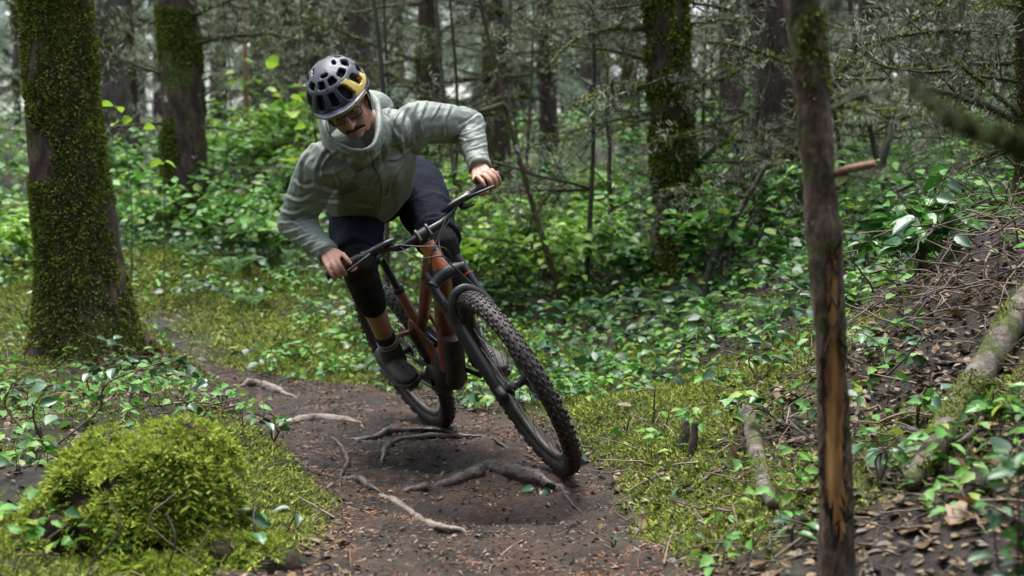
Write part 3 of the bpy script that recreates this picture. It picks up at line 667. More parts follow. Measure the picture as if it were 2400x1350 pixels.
# head
HC = at(806, 238, 5.05)
def head_frame(pitch, roll, yaw):
    F_, L_, U_ = np.array([0, -1., 0]), np.array([1., 0, 0]), np.array([0, 0, 1.])
    M = np.stack([F_, L_, U_], 1)
    p = math.radians(pitch); Rp = axis_rot([1, 0, 0], p)     # nose down
    if (Rp@F_)[2] > 0: Rp = Rp.T
    Ryw = axis_rot([0, 0, 1], math.radians(yaw)); Rr = axis_rot([0, 1, 0], math.radians(-roll))
    return Rr@Ryw@Rp@M
HR = head_frame(39, 24, -8)
def hd(f, l, u): return HC+HR@np.array([f, l, u])
def hb(f, l, u, rf, rl, ru, tilt=0.0):
    R = HR@axis_rot([0, 1, 0], tilt); ball(body, hd(f, l, u), (rf, rl, ru), R)
hb(-.012, 0, .030, .098, .076, .088); hb(.028, 0, -.045, .058, .060, .070); hb(.048, 0, -.088, .038, .036, .030)
hb(.070, 0, .022, .020, .052, .014); hb(.058, .036, -.030, .024, .022, .024); hb(.058, -.036, -.030, .024, .022, .024)
chain(body, [hd(.084, 0, .012), hd(.098, 0, -.012), hd(.112, 0, -.034)], np.array([.0085, .0095, .0125])); hb(.098, .012, -.037, .011, .009, .009); hb(.098, -.012, -.037, .011, .009, .009)
hb(.080, 0, -.066, .014, .023, .007); hb(.077, 0, -.077, .013, .020, .007); hb(.076, 0, -.100, .015, .018, .015)
for s in (-1, 1):
    hb(-.012, s*.079, -.012, .019, .007, .030, .15); hb(-.004, s*.078, -.036, .011, .007, .011)
    chain(body, [hd(-.01, s*.060, -.045), hd(.02, s*.052, -.080), hd(.05, s*.028, -.098)], np.array([.018, .018, .018]))
    chain(body, [hd(.072, s*.018, .024), hd(.066, s*.048, .018)], np.array([.009, .008]))
chain(body, [hd(-.02, 0, -.05), hd(-.045, 0, -.11), neckb], np.array([.056, .056, .066]))
me = remeshed(body, 'person', .0044, 2, .4)
person = finish(me, 'person', m_skin)
tag(person, 'rider in a sage green jacket, black shorts and helmet leaning the bike into the corner', 'person')
# face details
for s in (-1, 1):
    mb = MB(); ball(mb, hd(.066, s*.031, .002), .0125, HR); ball(mb, hd(.0745, s*.031-.002, -.001), .0058, HR, 1); mb.build('eye', [m_eye, m_iris], person)
    mb = MB(); tube(mb, spline([hd(.084, s*.013, .017), hd(.084, s*.030, .023), hd(.074, s*.050, .017)], 9), np.array([.003, .0042, .0048, .005, .005, .0048, .0044, .0036, .002]), 8); mb.build('eyebrow', m_hair, person)
mb = MB()
for s in (-1, 1):
    tube(mb, spline([hd(.096, s*.0015, -.052), hd(.093, s*.016, -.056), hd(.083, s*.030, -.064), hd(.076, s*.036, -.072)], 12), np.linspace(.0058, .003, 12), 10)
n_h = 500; tt = rng.uniform(-1, 1, n_h); base = np.array([hd(.098-.024*abs(t)**1.6, t*.034, -.050-.020*abs(t)**1.5) for t in tt])
dd = nrm((HR@np.stack([np.full(n_h, .35), tt*.5, np.full(n_h, -1.)], 0)).T+rng.normal(0, .12, (n_h, 3))); scatter(mb, BLADE, base, dd, np.broadcast_to(HR[:, 0], (n_h, 3)), .013, .0016)
mb.build('moustache', m_hair, person)
mb = MB(); tube(mb, spline([hd(.084, -.021, -.0725), hd(.0915, 0, -.0715), hd(.084, .021, -.0725)], 9), np.array([.001, .002, .0028, .003, .003, .003, .0028, .002, .001]), 8); mb.build('lips', m_lip, person)
for s in (-1, 1):   # short hair round the ears
    mb = MB()
    for k in range(90):
        p = hd(random.uniform(-.085, .005), s*random.uniform(.066, .074), random.uniform(-.035, .03)); scatter(mb, BLADE, [p], [HR@np.array([-.3, s*.25, -1])], [HR@np.array([0, s, 0])], .02, .004)
    mb.build('hair', m_hair, person)['kind'] = 'stuff'

# jacket
jk = MB()
tor = np.array([neckb-SPN*.005, neckb+SPN*.07, chest, (chest+hem)/2, hem, hem+SPN*.015])
chain(jk, tor, np.array([[.105, .085], [.170, .115], [.185, .138], [.190, .145], [.196, .148], [.190, .142]]), ref=LT, n=16)
for s, shd, el in ((-1, sR, eR), (1, sL, eL)):
    c, wr, a, n1, n2 = HANDS[s]; ins = shd-LT*s*.05+SPN*.03
    chain(jk, [ins, shd, (shd*.5+el*.5), el], np.array([.085, .082, .074, .064]), n=12)
    chain(jk, [el, el+(wr-el)*.35, el+(wr-el)*.7, wr+(el-wr)*.07], np.array([.064, .057, .046, .037]), n=10)
    tube(jk, np.array([wr+(el-wr)*.18, wr-(el-wr)*.015]), np.array([.041, .042]), 16)
    ball(jk, neckb*.6+shd*.4+SPN*.01, (.085, .085, .08))
ring = [at(752, 268, 5.20), at(764, 312, 5.06), at(800, 345, 4.99), at(846, 357, 4.98), at(880, 338, 5.04), at(892, 290, 5.14), at(887, 240, 5.24), at(862, 212, 5.36), at(805, 225, 5.42), at(765, 245, 5.33)]
rc_ = np.mean(ring, 0); rp = rc_+(spline(np.array(ring+[ring[0]]), 41)-rc_)*.95
tube(jk, rp, np.full((41, 2), (.007)), 12); tube(jk, rp+SPN*.012, np.full(41, .008), 12); tube(jk, rp+SPN*.026, np.full(41, .010), 12); tube(jk, rp+SPN*.042, np.full(41, .012), 12); tube(jk, rp+SPN*.062+(chest-neckb)*.03, np.full(41, .016), 12)
ball(jk, at(870, 255, 5.42), (.085, .07, .07)); ball(jk, at(820, 300, 5.40), (.11, .08, .07))
me = remeshed(jk, 'jacket', .0048, 3, .5)
v = co_of(me); nn = no_of(me)
bv0 = BVHTree.FromPolygons([tuple(p) for p in v], [tuple(p.vertices) for p in me.polygons])
FOLDS = [([(930, 238), (906, 268), (916, 300), (940, 330)], 10), ([(895, 300), (886, 345), (890, 400)], 8), ([(962, 240), (938, 290), (946, 372)], 11), ([(985, 228), (968, 265), (966, 335)], 9), ([(1002, 232), (984, 280), (990, 310)], 8), ([(1034, 240), (1012, 280)], 6), ([(1056, 246), (1040, 285), (1040, 316)], 9), ([(1076, 282), (1058, 318)], 5),
 ([(1072, 300), (1104, 284), (1128, 266)], 8), ([(1082, 318), (1112, 306), (1138, 290)], 8), ([(1088, 334), (1118, 326), (1145, 312)], 7), ([(1096, 352), (1124, 344), (1150, 336)], 7), ([(1102, 370), (1130, 362), (1154, 356)], 6), ([(1078, 326), (1100, 330), (1125, 318)], 6),
 ([(738, 328), (706, 385), (704, 440)], 10), ([(762, 348), (738, 400), (742, 450)], 9), ([(690, 425), (715, 440), (740, 432)], 9), ([(672, 462), (705, 470), (738, 455)], 9), ([(660, 495), (690, 500), (722, 486)], 8), ([(658, 522), (690, 522), (722, 508)], 8), ([(664, 546), (695, 540), (732, 524)], 7), ([(676, 566), (708, 556), (742, 542)], 7), ([(692, 586), (722, 572), (752, 560)], 6), ([(708, 602), (736, 588), (764, 576)], 6), ([(668, 512), (700, 530), (715, 545)], 6),
 ([(735, 438), (795, 452), (850, 438)], 11), ([(752, 472), (810, 476), (870, 486)], 9), ([(905, 372), (880, 410), (862, 440)], 10), ([(745, 412), (792, 398), (842, 362)], 12), ([(790, 352), (758, 384), (750, 430)], 9), ([(800, 372), (780, 402), (790, 432)], 8), ([(945, 385), (915, 420), (905, 465)], 10), ([(962, 345), (930, 372), (905, 372)], 8), ([(960, 310), (940, 330), (912, 338)], 7), ([(870, 372), (850, 400), (812, 418)], 8), ([(930, 440), (900, 462), (850, 470)], 8), ([(768, 318), (790, 345), (830, 366)], 8)]
fold = np.zeros(len(v))
for fp, fw in FOLDS:
    q = []
    for x, y in spline(np.array(fp, float), 60):
        d = nrm(cam_ray(x, y)); r = bv0.ray_cast(Vector((0, 0, CAMH)), Vector(d))
        if r[0] is not None: q.append(np.array(r[0]))
    if len(q) < 5: continue
    q = np.array(q); w = fw*.00085; box_ = np.all((v > q.min(0)-.05) & (v < q.max(0)+.05), 1); iv = np.where(box_)[0]
    dq = v[iv][:, None]-q[None]; d2 = (dq**2).sum(-1); kk = d2.argmin(1); dist = np.sqrt(d2[np.arange(len(iv)), kk]); tt = kk/(len(q)-1); ta = nrm(np.gradient(q, axis=0))[kk]
    sd = np.sign(np.sum(np.cross(ta, dq[np.arange(len(iv)), kk])*nn[iv], 1)); env = np.sin(np.pi*np.clip(tt*.92+.04, 0, 1))**.6
    fold[iv] += env*fw*.00085*(np.exp(-(dist/w)**2)-.75*np.exp(-((dist-1.5*w)/(w*.9))**2)*(sd > 0))
def seg_par(v, a, b):
    ab = b-a; L2 = ab@ab; t = ((v-a)@ab)/L2; d = np.linalg.norm(v-a-np.clip(t, 0, 1)[:, None]*ab, axis=1); return t, d
disp = np.zeros(len(v))
warp = np.stack([fbm(v, 9, 3, 5), fbm(v, 9, 3, 15), fbm(v, 9, 3, 25)], 1)
for s, shd, el in ((-1, sR, eR), (1, sL, eL)):
    wr = HANDS[s][1]
    tu, du = seg_par(v, shd, el); tf, df = seg_par(v, el, wr)
    wf = np.exp(-np.maximum(df-.03, 0)**2/.03**2)*sstep(-.15, .1, tf); wu = np.exp(-np.maximum(du-.05, 0)**2/.035**2)*sstep(.05, .4, tu)
    axf = nrm(wr-el); axu = nrm(el-shd)
    # rings of creases across the sleeve
    qa = v+.02*warp; r1 = 1-2.4*np.abs(fbm(np.stack([qa@axf*30, qa@nrm(np.cross(axf, LT))*9, qa@LT*9], 1), 1.0, 2, 51+s)); disp += wf*(.0075*np.clip(r1, -.6, 1))*(.5+.5*np.exp(-((tf-.05)/.45)**2))
    r2 = 1-2.4*np.abs(fbm(np.stack([qa@axu*17, qa@nrm(np.cross(axu, LT))*7, qa@LT*7], 1), 1.0, 2, 61+s)); disp += wu*(.0050*np.clip(r2, -.6, 1))
    disp += (wf+wu)*.004*fbm(v, 30, 3, 71)
tt_, dt_ = seg_par(v, neckb, hem); wt = np.exp(-np.maximum(dt_-.10, 0)**2/.09**2)
# long soft folds from the armpits and across the belly
q = v+.05*warp
f1 = 1-np.abs(fbm(np.stack([q@LT*7, q@SPN*3.0, q@np.cross(LT, SPN)*4], 1), 1.6, 2, 81))*2.2
f2 = 1-np.abs(fbm(np.stack([q@nrm(LT+SPN)*12, q@nrm(LT-SPN)*3.5, q@np.cross(LT, SPN)*3], 1), 1.3, 2, 91))*2.2
disp += .006*np.clip(f1, -.2, 1)*wt+.005*np.clip(f2, -.2, 1)*wt+.0028*fbm(v, 26, 3, 101)+fold
set_co(me, v+nn*disp[:, None]); jacket = finish(me, 'jacket', m_jacket, person)
bv = BVHTree.FromPolygons([tuple(p) for p in co_of(me)], [tuple(p.vertices) for p in me.polygons])
def on_jacket(px, py, off=.0015, tree=bv):
    d = nrm(cam_ray(px, py)); r = tree.ray_cast(Vector((0, 0, CAMH)), Vector(d))
    return None if r[0] is None else np.array(r[0])-d*off
def surf_line(name, pts, r, mt, parent, n=24, tree=bv):
    q = [on_jacket(x, y, tree=tree) for x, y in spline(pts, n)]; q = [p for p in q if p is not None]
    if len(q) > 3:
        mb = MB(); tube(mb, np.array(q), r, 6); return mb.build(name, mt, parent)
surf_line('front_zip', [(868, 352), (876, 385), (892, 425), (893, 460), (888, 492)], .0026, m_zip, jacket)
surf_line('pocket_zip', [(780, 462), (815, 452), (845, 440)], .0022, m_zip, jacket)
surf_line('chest_seam', [(948, 250), (925, 285), (930, 330), (950, 372)], .0016, m_zip, jacket)
surf_line('hem_cord', [(855, 350), (862, 362), (872, 352), (880, 358)], .002, m_zip, jacket, 10)
for s in (-1, 1):
    c, wr, a, n1, n2 = HANDS[s]; el = eR if s < 0 else eL
# shorts
so = MB()
chain(so, [hem-SPN*.02, pelv], np.array([[.165, .12], [.172, .135]]), ref=LT)
ball(so, pelv, .125)
for hp, kn in ((hipR, kR), (hipL, kL)):
    chain(so, [hp, hp+(kn-hp)*.5, hp+(kn-hp)*.86], np.array([.112, .104, .090]), n=8)
    tube(so, np.array([hp+(kn-hp)*.8, hp+(kn-hp)*.97]), np.array([.089, .088]), 18)
me = remeshed(so, 'shorts', .0065, 6, .5); v = co_of(me); nn = no_of(me); d_ = np.zeros(len(v))
for hp, kn in ((hipR, kR), (hipL, kL)):
    t_, dd_ = seg_par(v, hp, kn); d_ += np.exp(-np.maximum(dd_-.08, 0)**2/.04**2)*.010*np.clip(1-2.6*np.abs(fbm(np.stack([v@nrm(kn-hp)*9, v@LT*5, v@np.cross(LT, nrm(kn-hp))*5], 1), 1.2, 2, 5)), -.5, 1)
set_co(me, v+nn*(d_+.004*fbm(v, 20, 3, 8))[:, None]); shorts = finish(me, 'shorts', m_short, person)
# knee pads, socks, shoes
for hp, kn, an, ped, s in ((hipR, kR, aR, pedR, -1), (hipL, kL, aL, pedL, 1)):
    ax_ = nrm(an-kn); bk = nrm(-fwb+ax_*np.dot(fwb, ax_)); mb = MB()
    chain(mb, [kn+(hp-kn)*.14, kn-bk*.012, kn+(an-kn)*.25+bk*.010, kn+(an-kn)*.47+bk*.010], np.array([.064, .070, .066, .060]), n=10)
    ball(mb, kn-bk*.03+(an-kn)*.08, (.045, .045, .05)); me = remeshed(mb, 'knee_pad', .006, 5); v = co_of(me); nn = no_of(me)
    set_co(me, v+nn*(.0035*fbm(v, 22, 3, 4))[:, None]); finish(me, 'knee_pad', m_pad, person)
    mb = MB(); P = lerpn(kn+(an-kn)*.80, an+ax_*.045, 9); tube(mb, P, np.array([.0405, .0415, .040, .040, .041, .040, .040, .040, .040]), 20); sk = mb.build('sock', m_sock, person)
    for q0 in (.38, .55): mb = MB(); tube(mb, lerpn(kn+(an-kn)*(.80+.2*q0), kn+(an-kn)*(.80+.2*q0)+ax_*.009, 3), .0422, 20); mb.build('sock_stripe', m_sockw, sk)
    toe = fwb*math.cos(.10)-upb*math.sin(.10); upn = nrm(upb-toe*np.dot(upb, toe)); sd_ = np.cross(upn, toe)
    bs = ped+upb*.008; mb = MB(); n_ = 14; t_ = np.linspace(0, 1, n_)
    cen = bs[None]+toe[None]*(np.linspace(-.150, .140, n_)[:, None])+upn[None]*(np.interp(t_, [0, .2, .45, .8, 1], [.060, .066, .056, .040, .030])[:, None])
    tube(mb, cen, np.stack([np.interp(t_, [0, .06, .25, .5, .78, .95, 1], [.018, .034, .039, .043, .050, .036, .012]), np.interp(t_, [0, .06, .25, .5, .8, 1], [.035, .052, .058, .046, .032, .012])], 1), 18, 0, True, sd_)
    chain(mb, [an-ax_*.008, an+ax_*.05-upn*.01+toe*.01], np.array([.047, .050])); me = remeshed(mb, 'shoe', .005, 3); shoe = finish(me, 'shoe', m_shoe, person)
    mb = MB(); cen2 = bs[None]+toe[None]*(np.linspace(-.153, .145, n_)[:, None])+upn[None]*.012
    tube(mb, cen2, np.stack([np.interp(t_, [0, .06, .25, .5, .78, .95, 1], [.020, .037, .040, .043, .052, .040, .016]), np.full(n_, .013)], 1), 18, 0, True, sd_); mb.build('sole', m_sole, shoe)
    for k in range(5):
        x0 = .03+k*.017-.03; mb = MB(); z0 = np.interp((x0+.150)/.29, t_, np.interp(t_, [0, .2, .45, .8, 1], [.060, .066, .056, .040, .030]))+np.interp((x0+.150)/.29, [0, .06, .25, .5, .8, 1], [.035, .052, .058, .046, .032, .012])
        tube(mb, spline([bs+toe*x0+upn*(z0-.010)+sd_*.024, bs+toe*(x0+.006)+upn*(z0+.002), bs+toe*x0+upn*(z0-.010)-sd_*.024], 7), .0028, 6); mb.build('lace', m_grey, shoe)

# helmet (worn, but a thing of its own)
hel = empty('helmet', HC, 'black and yellow mountain bike helmet with vents on the rider\'s head', 'helmet')
HH_ = HR@axis_rot([0, 1, 0], .0); hc_ = hd(-.004, 0, .004)
hel.matrix_world = Matrix([[*HH_[0], hc_[0]], [*HH_[1], hc_[1]], [*HH_[2], hc_[2]], [0, 0, 0, 1]])
RAD = np.array([.140, .112, .116]); CEN = np.array([-.012, 0, .036])
na, ne = 210, 72
az = np.linspace(-np.pi, np.pi, na, endpoint=False); tt = np.linspace(0, 1, ne)
AZ, TT = np.meshgrid(az, tt, indexing='ij')
rim = np.radians(np.interp(np.abs(np.degrees(AZ)), [0, 40, 75, 110, 180], [9, 5, -6, -18, -28]))
EL = rim+(np.pi/2-rim)*TT
dirs = np.stack([np.cos(EL)*np.cos(AZ), np.cos(EL)*np.sin(AZ), np.sin(EL)], -1)
ridge = 1+.016*np.exp(-((np.degrees(np.abs(AZ))-28)/10)**2)*np.cos(EL)+.012*np.exp(-((np.degrees(EL)-42)/6)**2)-.010*np.exp(-((np.degrees(np.abs(AZ))-60)/9)**2)*np.cos(EL)
PV = CEN+dirs*RAD*ridge[..., None]
VENTS = [(0, 27, 9, 13, 0), (-31, 26, 11, 15, .25), (31, 26, 11, 15, -.25), (-66, 22, 11, 15, .3), (66, 24, 9, 13, -.3), (-19, 55, 14, 7, 0), (19, 55, 14, 7, 0), (-57, 52, 15, 7, .1), (57, 52, 15, 7, -.1),
         (-97, 48, 14, 8, 0), (97, 48, 14, 8, 0), (-98, 18, 12, 10, .2), (98, 18, 12, 10, -.2), (-135, 20, 12, 12, 0), (135, 20, 12, 12, 0), (180, 25, 10, 14, 0), (-140, 52, 18, 7, 0), (140, 52, 18, 7, 0), (0, 70, 22, 4, 0), (-100, 68, 20, 4, 0), (100, 68, 20, 4, 0), (180, 62, 16, 6, 0)]
fa = np.degrees((AZ[:, :-1]+AZ[:, 1:])/2+np.pi/na); fe = np.degrees((EL[:, :-1]+EL[:, 1:])/2); keep = np.ones(fa.shape, bool)
for va, ve, ha, he, sk in VENTS:
    da = (fa-va+180) % 360-180-sk*(fe-ve); k4 = (np.abs(da/ha)**4+np.abs((fe-ve)/he)**4) < 1; keep &= ~k4
yel = (fa > 38-.35*(fe-20)) & (fa < 60-.5*(fe-20)) & (fe < 42) & (fe > 4)
yel |= (fa > 50) & (fa < 92) & (fe < 20) & (fe > 2)
ii = np.arange(na)[:, None]; jj = np.arange(ne-1)[None]; i2 = (ii+1) % na
Q = np.stack([ii*ne+jj, i2*ne+jj, i2*ne+jj+1, ii*ne+jj+1], -1)
mb = MB(); kq = Q[keep & ~yel]; mb.v.append(PV.reshape(-1, 3)); mb.n = na*ne; mb.f.append((kq.reshape(-1, 4), 0)); mb.f.append((Q[keep & yel].reshape(-1, 4), 1))
sh_o = mb.build('shell', [m_hel, m_yel], hel); so_ = sh_o.modifiers.new('s', 'SOLIDIFY'); so_.thickness = .020; so_.offset = -1
dg = bpy.context.evaluated_depsgraph_get(); me2 = bpy.data.meshes.new_from_object(sh_o.evaluated_get(dg)); sh_o.modifiers.clear(); sh_o.data = me2
mb = MB(); mb.add((CEN+dirs*RAD*.83).reshape(-1, 3), Q.reshape(-1, 4)); mb.build('liner', m_foam, hel)
def visor(dz, mt, name, r0, ext, zo, lim=64):
    a_ = np.radians(np.linspace(-lim, lim, 41)); rows = np.linspace(0, 1, 7); Vv = []
    for b_ in a_:
        for r in rows:
            rimv = np.radians(np.interp(abs(math.degrees(b_)), [0, 40, 75], [9, 5, -6])); base = CEN+np.array([math.cos(rimv)*math.cos(b_), math.cos(rimv)*math.sin(b_), math.sin(rimv)])*RAD*r0
            w = math.cos(b_*.5*180/lim/ (180/math.pi)*math.pi/180*57.3*.0+b_*1.25) if abs(b_*1.25) < 1.57 else 0
            Vv.append(base+np.array([ext*r*w, 0, zo+ext*.28*r*w-.006*r*r+dz]))
    Vv = np.array(Vv); i = np.arange(40)[:, None]*7+np.arange(6)[None]; F_ = np.stack([i, i+7, i+8, i+1], -1).reshape(-1, 4)
    m_ = MB(); m_.add(Vv, F_); o = m_.build(name, mt, hel); s_ = o.modifiers.new('s', 'SOLIDIFY'); s_.thickness = .003
    dg_ = bpy.context.evaluated_depsgraph_get(); o.data = bpy.data.meshes.new_from_object(o.evaluated_get(dg_)); o.modifiers.clear(); return o
visor(0, m_hel, 'visor', 1.0, .046, .004); visor(-.0045, m_yel, 'visor_underside', .985, .044, .002)
# lower edge trim
a_ = np.linspace(-np.pi, np.pi, 80); rimv = np.radians(np.interp(np.abs(np.degrees(a_)), [0, 40, 75, 110, 180], [9, 5, -6, -18, -28]))
mb = MB(); tube(mb, CEN+np.stack([np.cos(rimv)*np.cos(a_), np.cos(rimv)*np.sin(a_), np.sin(rimv)], 1)*RAD*.955+np.array([0, 0, -.004]), .0085, 10, caps=False); mb.build('rim_trim', m_foam, hel)
for s in (-1, 1):
    mb = MB(); tube(mb, spline([(.028, s*.090, .01), (.018, s*.080, -.04), (.022, s*.062, -.088), (.042, s*.02, -.122)], 14), np.full((14, 2), (.0048)), 8); tube(mb, spline([(-.05, s*.088, -.0), (-.02, s*.084, -.04), (.016, s*.074, -.062)], 8), .0042, 8); mb.build('chin_strap', m_foam, hel)
# glasses
gl = empty('glasses', HC, 'dark framed glasses on the rider\'s face below the helmet visor', 'glasses'); gl.matrix_world = Matrix([[*HR[0], HC[0]], [*HR[1], HC[1]], [*HR[2], HC[2]], [0, 0, 0, 1]])
for s in (-1, 1):
    th = np.linspace(0, 2*np.pi, 33); sq = lambda c_, p_: np.sign(c_)*np.abs(c_)**p_
    rr = np.stack([.098-.010*np.abs(s*.034+sq(np.cos(th), .6)*.027)/.06-.002*np.sin(th), s*.034+sq(np.cos(th), .6)*.027, .000+sq(np.sin(th), .6)*.0185], 1)
    mb = MB(); tube(mb, rr, .0020, 8, caps=False); mb.build('rim', m_blk_g, gl)
    mb = MB(); cc = rr[:-1].mean(0); mb.add(np.concatenate([rr[:-1], [cc]]), [[32, k, (k+1) % 32] for k in range(32)]); mb.build('lens', m_lens, gl)
    mb = MB(); tube(mb, spline([(.088, s*.062, .010), (.05, s*.077, .008), (-.01, s*.081, .004)], 8), .002, 8); mb.build('temple', m_blk_g, gl)
mb = MB(); tube(mb, spline([(.096, -.008, .006), (.100, 0, .010), (.096, .008, .006)], 7), .0022, 8); mb.build('bridge', m_blk_g, gl)
# ------------------------------------------------------------------ trees
def trunk_mesh(P, r, sides, mt, name='trunk', seed=0, flare=0.0, lobes=4, bark=.012, flen=.5, fsc=18, dense=None):
    """P rows bottom->top, noise-displaced rings, root flare at the foot"""
    P = np.asarray(P, float); q = spline(np.concatenate([P, np.asarray(r, float)[:, None]], 1), dense or max(12, int((P[-1, 2]-P[0, 2])/.06)))
    C, rr = q[:, :3], q[:, 3]; n = len(C); th = np.linspace(0, 2*np.pi, sides, endpoint=False)
    h = C[:, 2]-C[0, 2]; TH, HH = np.meshgrid(th, h); RR = np.repeat(rr[:, None], sides, 1)
    lob = .5+.5*np.cos(TH*lobes+seed+.8*np.sin(TH*2+seed)); RR = RR*(1+flare*np.exp(-np.maximum(HH, 0)/flen)*(.35+lob)*1.0)
    V = np.stack([C[:, None, 0]+RR*np.cos(TH), C[:, None, 1]+RR*np.sin(TH), np.repeat(C[:, None, 2], sides, 1)], -1)
    pn = V*np.array([1, 1, .45]); d = bark*(fbm(pn+seed*3.1, fsc, 3, seed)+.9*fbm(V+seed, 3.5, 2, seed+5))
    nr = np.stack([np.cos(TH), np.sin(TH), 0*TH], -1); V = V+nr*d[..., None]
    i = np.arange(n-1)[:, None]*sides; j = np.arange(sides)[None]; k = (j+1) % sides
    F = np.stack([i+j, i+k, i+sides+k, i+sides+j], -1).reshape(-1, 4)
    mb = MB(); mb.add(V.reshape(-1, 3), F); return mb, V, nr
def moss_on(V, nr, n, thick, seed=0, size=(.010, .024), mt=None, parent=None, name='moss', droop=-.35, wd=.22, zpow=1.0, front=True, cut=-.02, sc=3.2):
    """moss blades grown on a displaced trunk surface where a noise says so"""
    ny, ns = V.shape[:2]; zc = np.abs(V[:, 0, 2]-V[0, 0, 2]); arc = np.concatenate([[0], np.cumsum(np.linalg.norm(np.diff(V.mean(1), axis=0), axis=1))]); a = np.clip(np.interp(rng.uniform(0, arc[-1], n*3), arc, np.arange(ny)), 0, ny-1.001); b = rng.integers(0, ns, n*3)
    i = a.astype(int); u = (a-i)[:, None]; P = V[i, b]*(1-u)+V[i+1, b]*u; f = rng.uniform(0, 1, n*3)[:, None]
    P = P*(1-f)+(V[i, (b+1) % ns]*(1-u)+V[i+1, (b+1) % ns]*u)*f; N = nr[i, b]
    k = fbm(P+seed, sc, 4, seed+2) > cut
    if front: k &= (N[:, 1] < .35)
    P, N = P[k][:n], N[k][:n]; m = len(P); D = nrm(N*rng.uniform(.4, 1.2, (m, 1))+np.array([0, 0, droop])+rng.normal(0, .45, (m, 3)))
    mb = MB(); L = rng.uniform(*size, m); scatter(mb, SPRIG, P-N*.004, D, nrm(N+rng.normal(0, .4, (m, 3))), L, L*wd*3)
    return mb.build(name, mt or m_moss_tree, parent, False, 'stuff')
def limb_mesh(seed, L=1.2, r=.016, sub=9, lichen=60, droop=.25, wig=.10, twl=.35, mossy=.5, zig=None):
    """a bare limb along +x with side twigs, tufts of moss and hanging lichen; slots: bark, moss, lichen"""
    g = np.random.default_rng(seed); mb = MB(); n = 11; t = np.linspace(0, 1, n)
    P = np.stack([t*L, wig*L*np.cumsum(g.normal(0, .25, n))*t*.6, -droop*L*t**1.6+.05*L*np.cumsum(g.normal(0, .3, n))*t], 1); P[0] = 0
    P = spline(P, 18); tube(mb, P, np.linspace(r, r*.28, 18), 6)
    lp, ld = [], []
    def tw(p, d, l, rr, depth):
        k = 6; tt = np.linspace(0, 1, k); Q = p+d*(tt*l)[:, None]+np.cumsum(g.normal(0, .06*l, (k, 3)), 0)*tt[:, None]+np.array([0, 0, -.16*l])*(tt**2)[:, None]
        tube(mb, Q, np.linspace(rr, rr*.35, k), 4 if depth else 5, 0, False)
        lp.extend(Q[1:]); ld.extend([d]*(k-1))
        if depth < 2:
            for _ in range(g.integers(1, 4)):
                a = g.uniform(.2, .9); i = int(a*(k-1)); tw(Q[i], nrm(d+g.normal(0, .7, 3)), l*g.uniform(.3, .6), rr*.6, depth+1)
    for s in range(sub):
        a = g.uniform(.12, .97); i = int(a*17); sd = 1 if s % 2 else -1
        tw(P[i], nrm(np.array([.55, sd*g.uniform(.4, 1), g.uniform(-.5, .5)])), twl*L*g.uniform(.4, 1)*(1.15-a*.6), r*(1-a*.6)*.42, 0)
    # moss along the upper side
    nm = int(420*mossy*L); a = g.uniform(0, 1, nm); i = (a*16.99).astype(int); Q = P[i]*(1-(a*17-i))[:, None]+P[i+1]*(a*17-i)[:, None]
    N = nrm(np.stack([g.normal(0, .2, nm), g.normal(0, .8, nm), g.normal(.15, .8, nm)], 1)); ln = g.uniform(.008, .024, nm)
    scatter(mb, SPRIG, Q+N*(r*(1-.7*a))[:, None]*.8, nrm(N+np.array([0, 0, -.5])), nrm(g.normal(0, 1, (nm, 3))), ln, ln*.7, 1)
    lp = np.array(lp); ld = np.array(ld); idx = g.integers(0, len(lp), lichen*2); nl = len(idx)
    D = nrm(np.array([0, 0, -.9])+g.normal(0, .7, (nl, 3))); ll = g.uniform(.015, .05, nl)*1.0
    scatter(mb, SPRIG, lp[idx]+g.normal(0, .008, (nl, 3)), D, nrm(g.normal(0, 1, (nl, 3))), ll, ll*.28, 2)
    return mb.mesh('branch', [m_limb, m_moss_tree, m_lichen])
LIMBS = [limb_mesh(100+k, 1.0, .021, 9+k % 3, 90, mossy=1.4) for k in range(7)]
LIMBS_FINE = [limb_mesh(200+k, 1.0, .011, 11, 150, .15, .12, .5, .8) for k in range(5)]
def limb_at(parent, p0, p1, me, roll=None, thick=1.0, name='branch'):
    d = np.asarray(p1, float)-np.asarray(p0, float); L = np.linalg.norm(d); d = d/L
    q = Vector(d).to_track_quat('X', 'Z'); M = q.to_matrix().to_4x4()
    if roll is not None: M = M@Matrix.Rotation(roll, 4, 'X')
    M = Matrix.Translation(Vector(p0))@M@Matrix.Diagonal((L, L*thick, L*thick, 1)); o = bpy.data.objects.new(name, me); COL.objects.link(o)
    o.parent = parent; o.matrix_local = Matrix.Translation(-parent.location)@M; return o
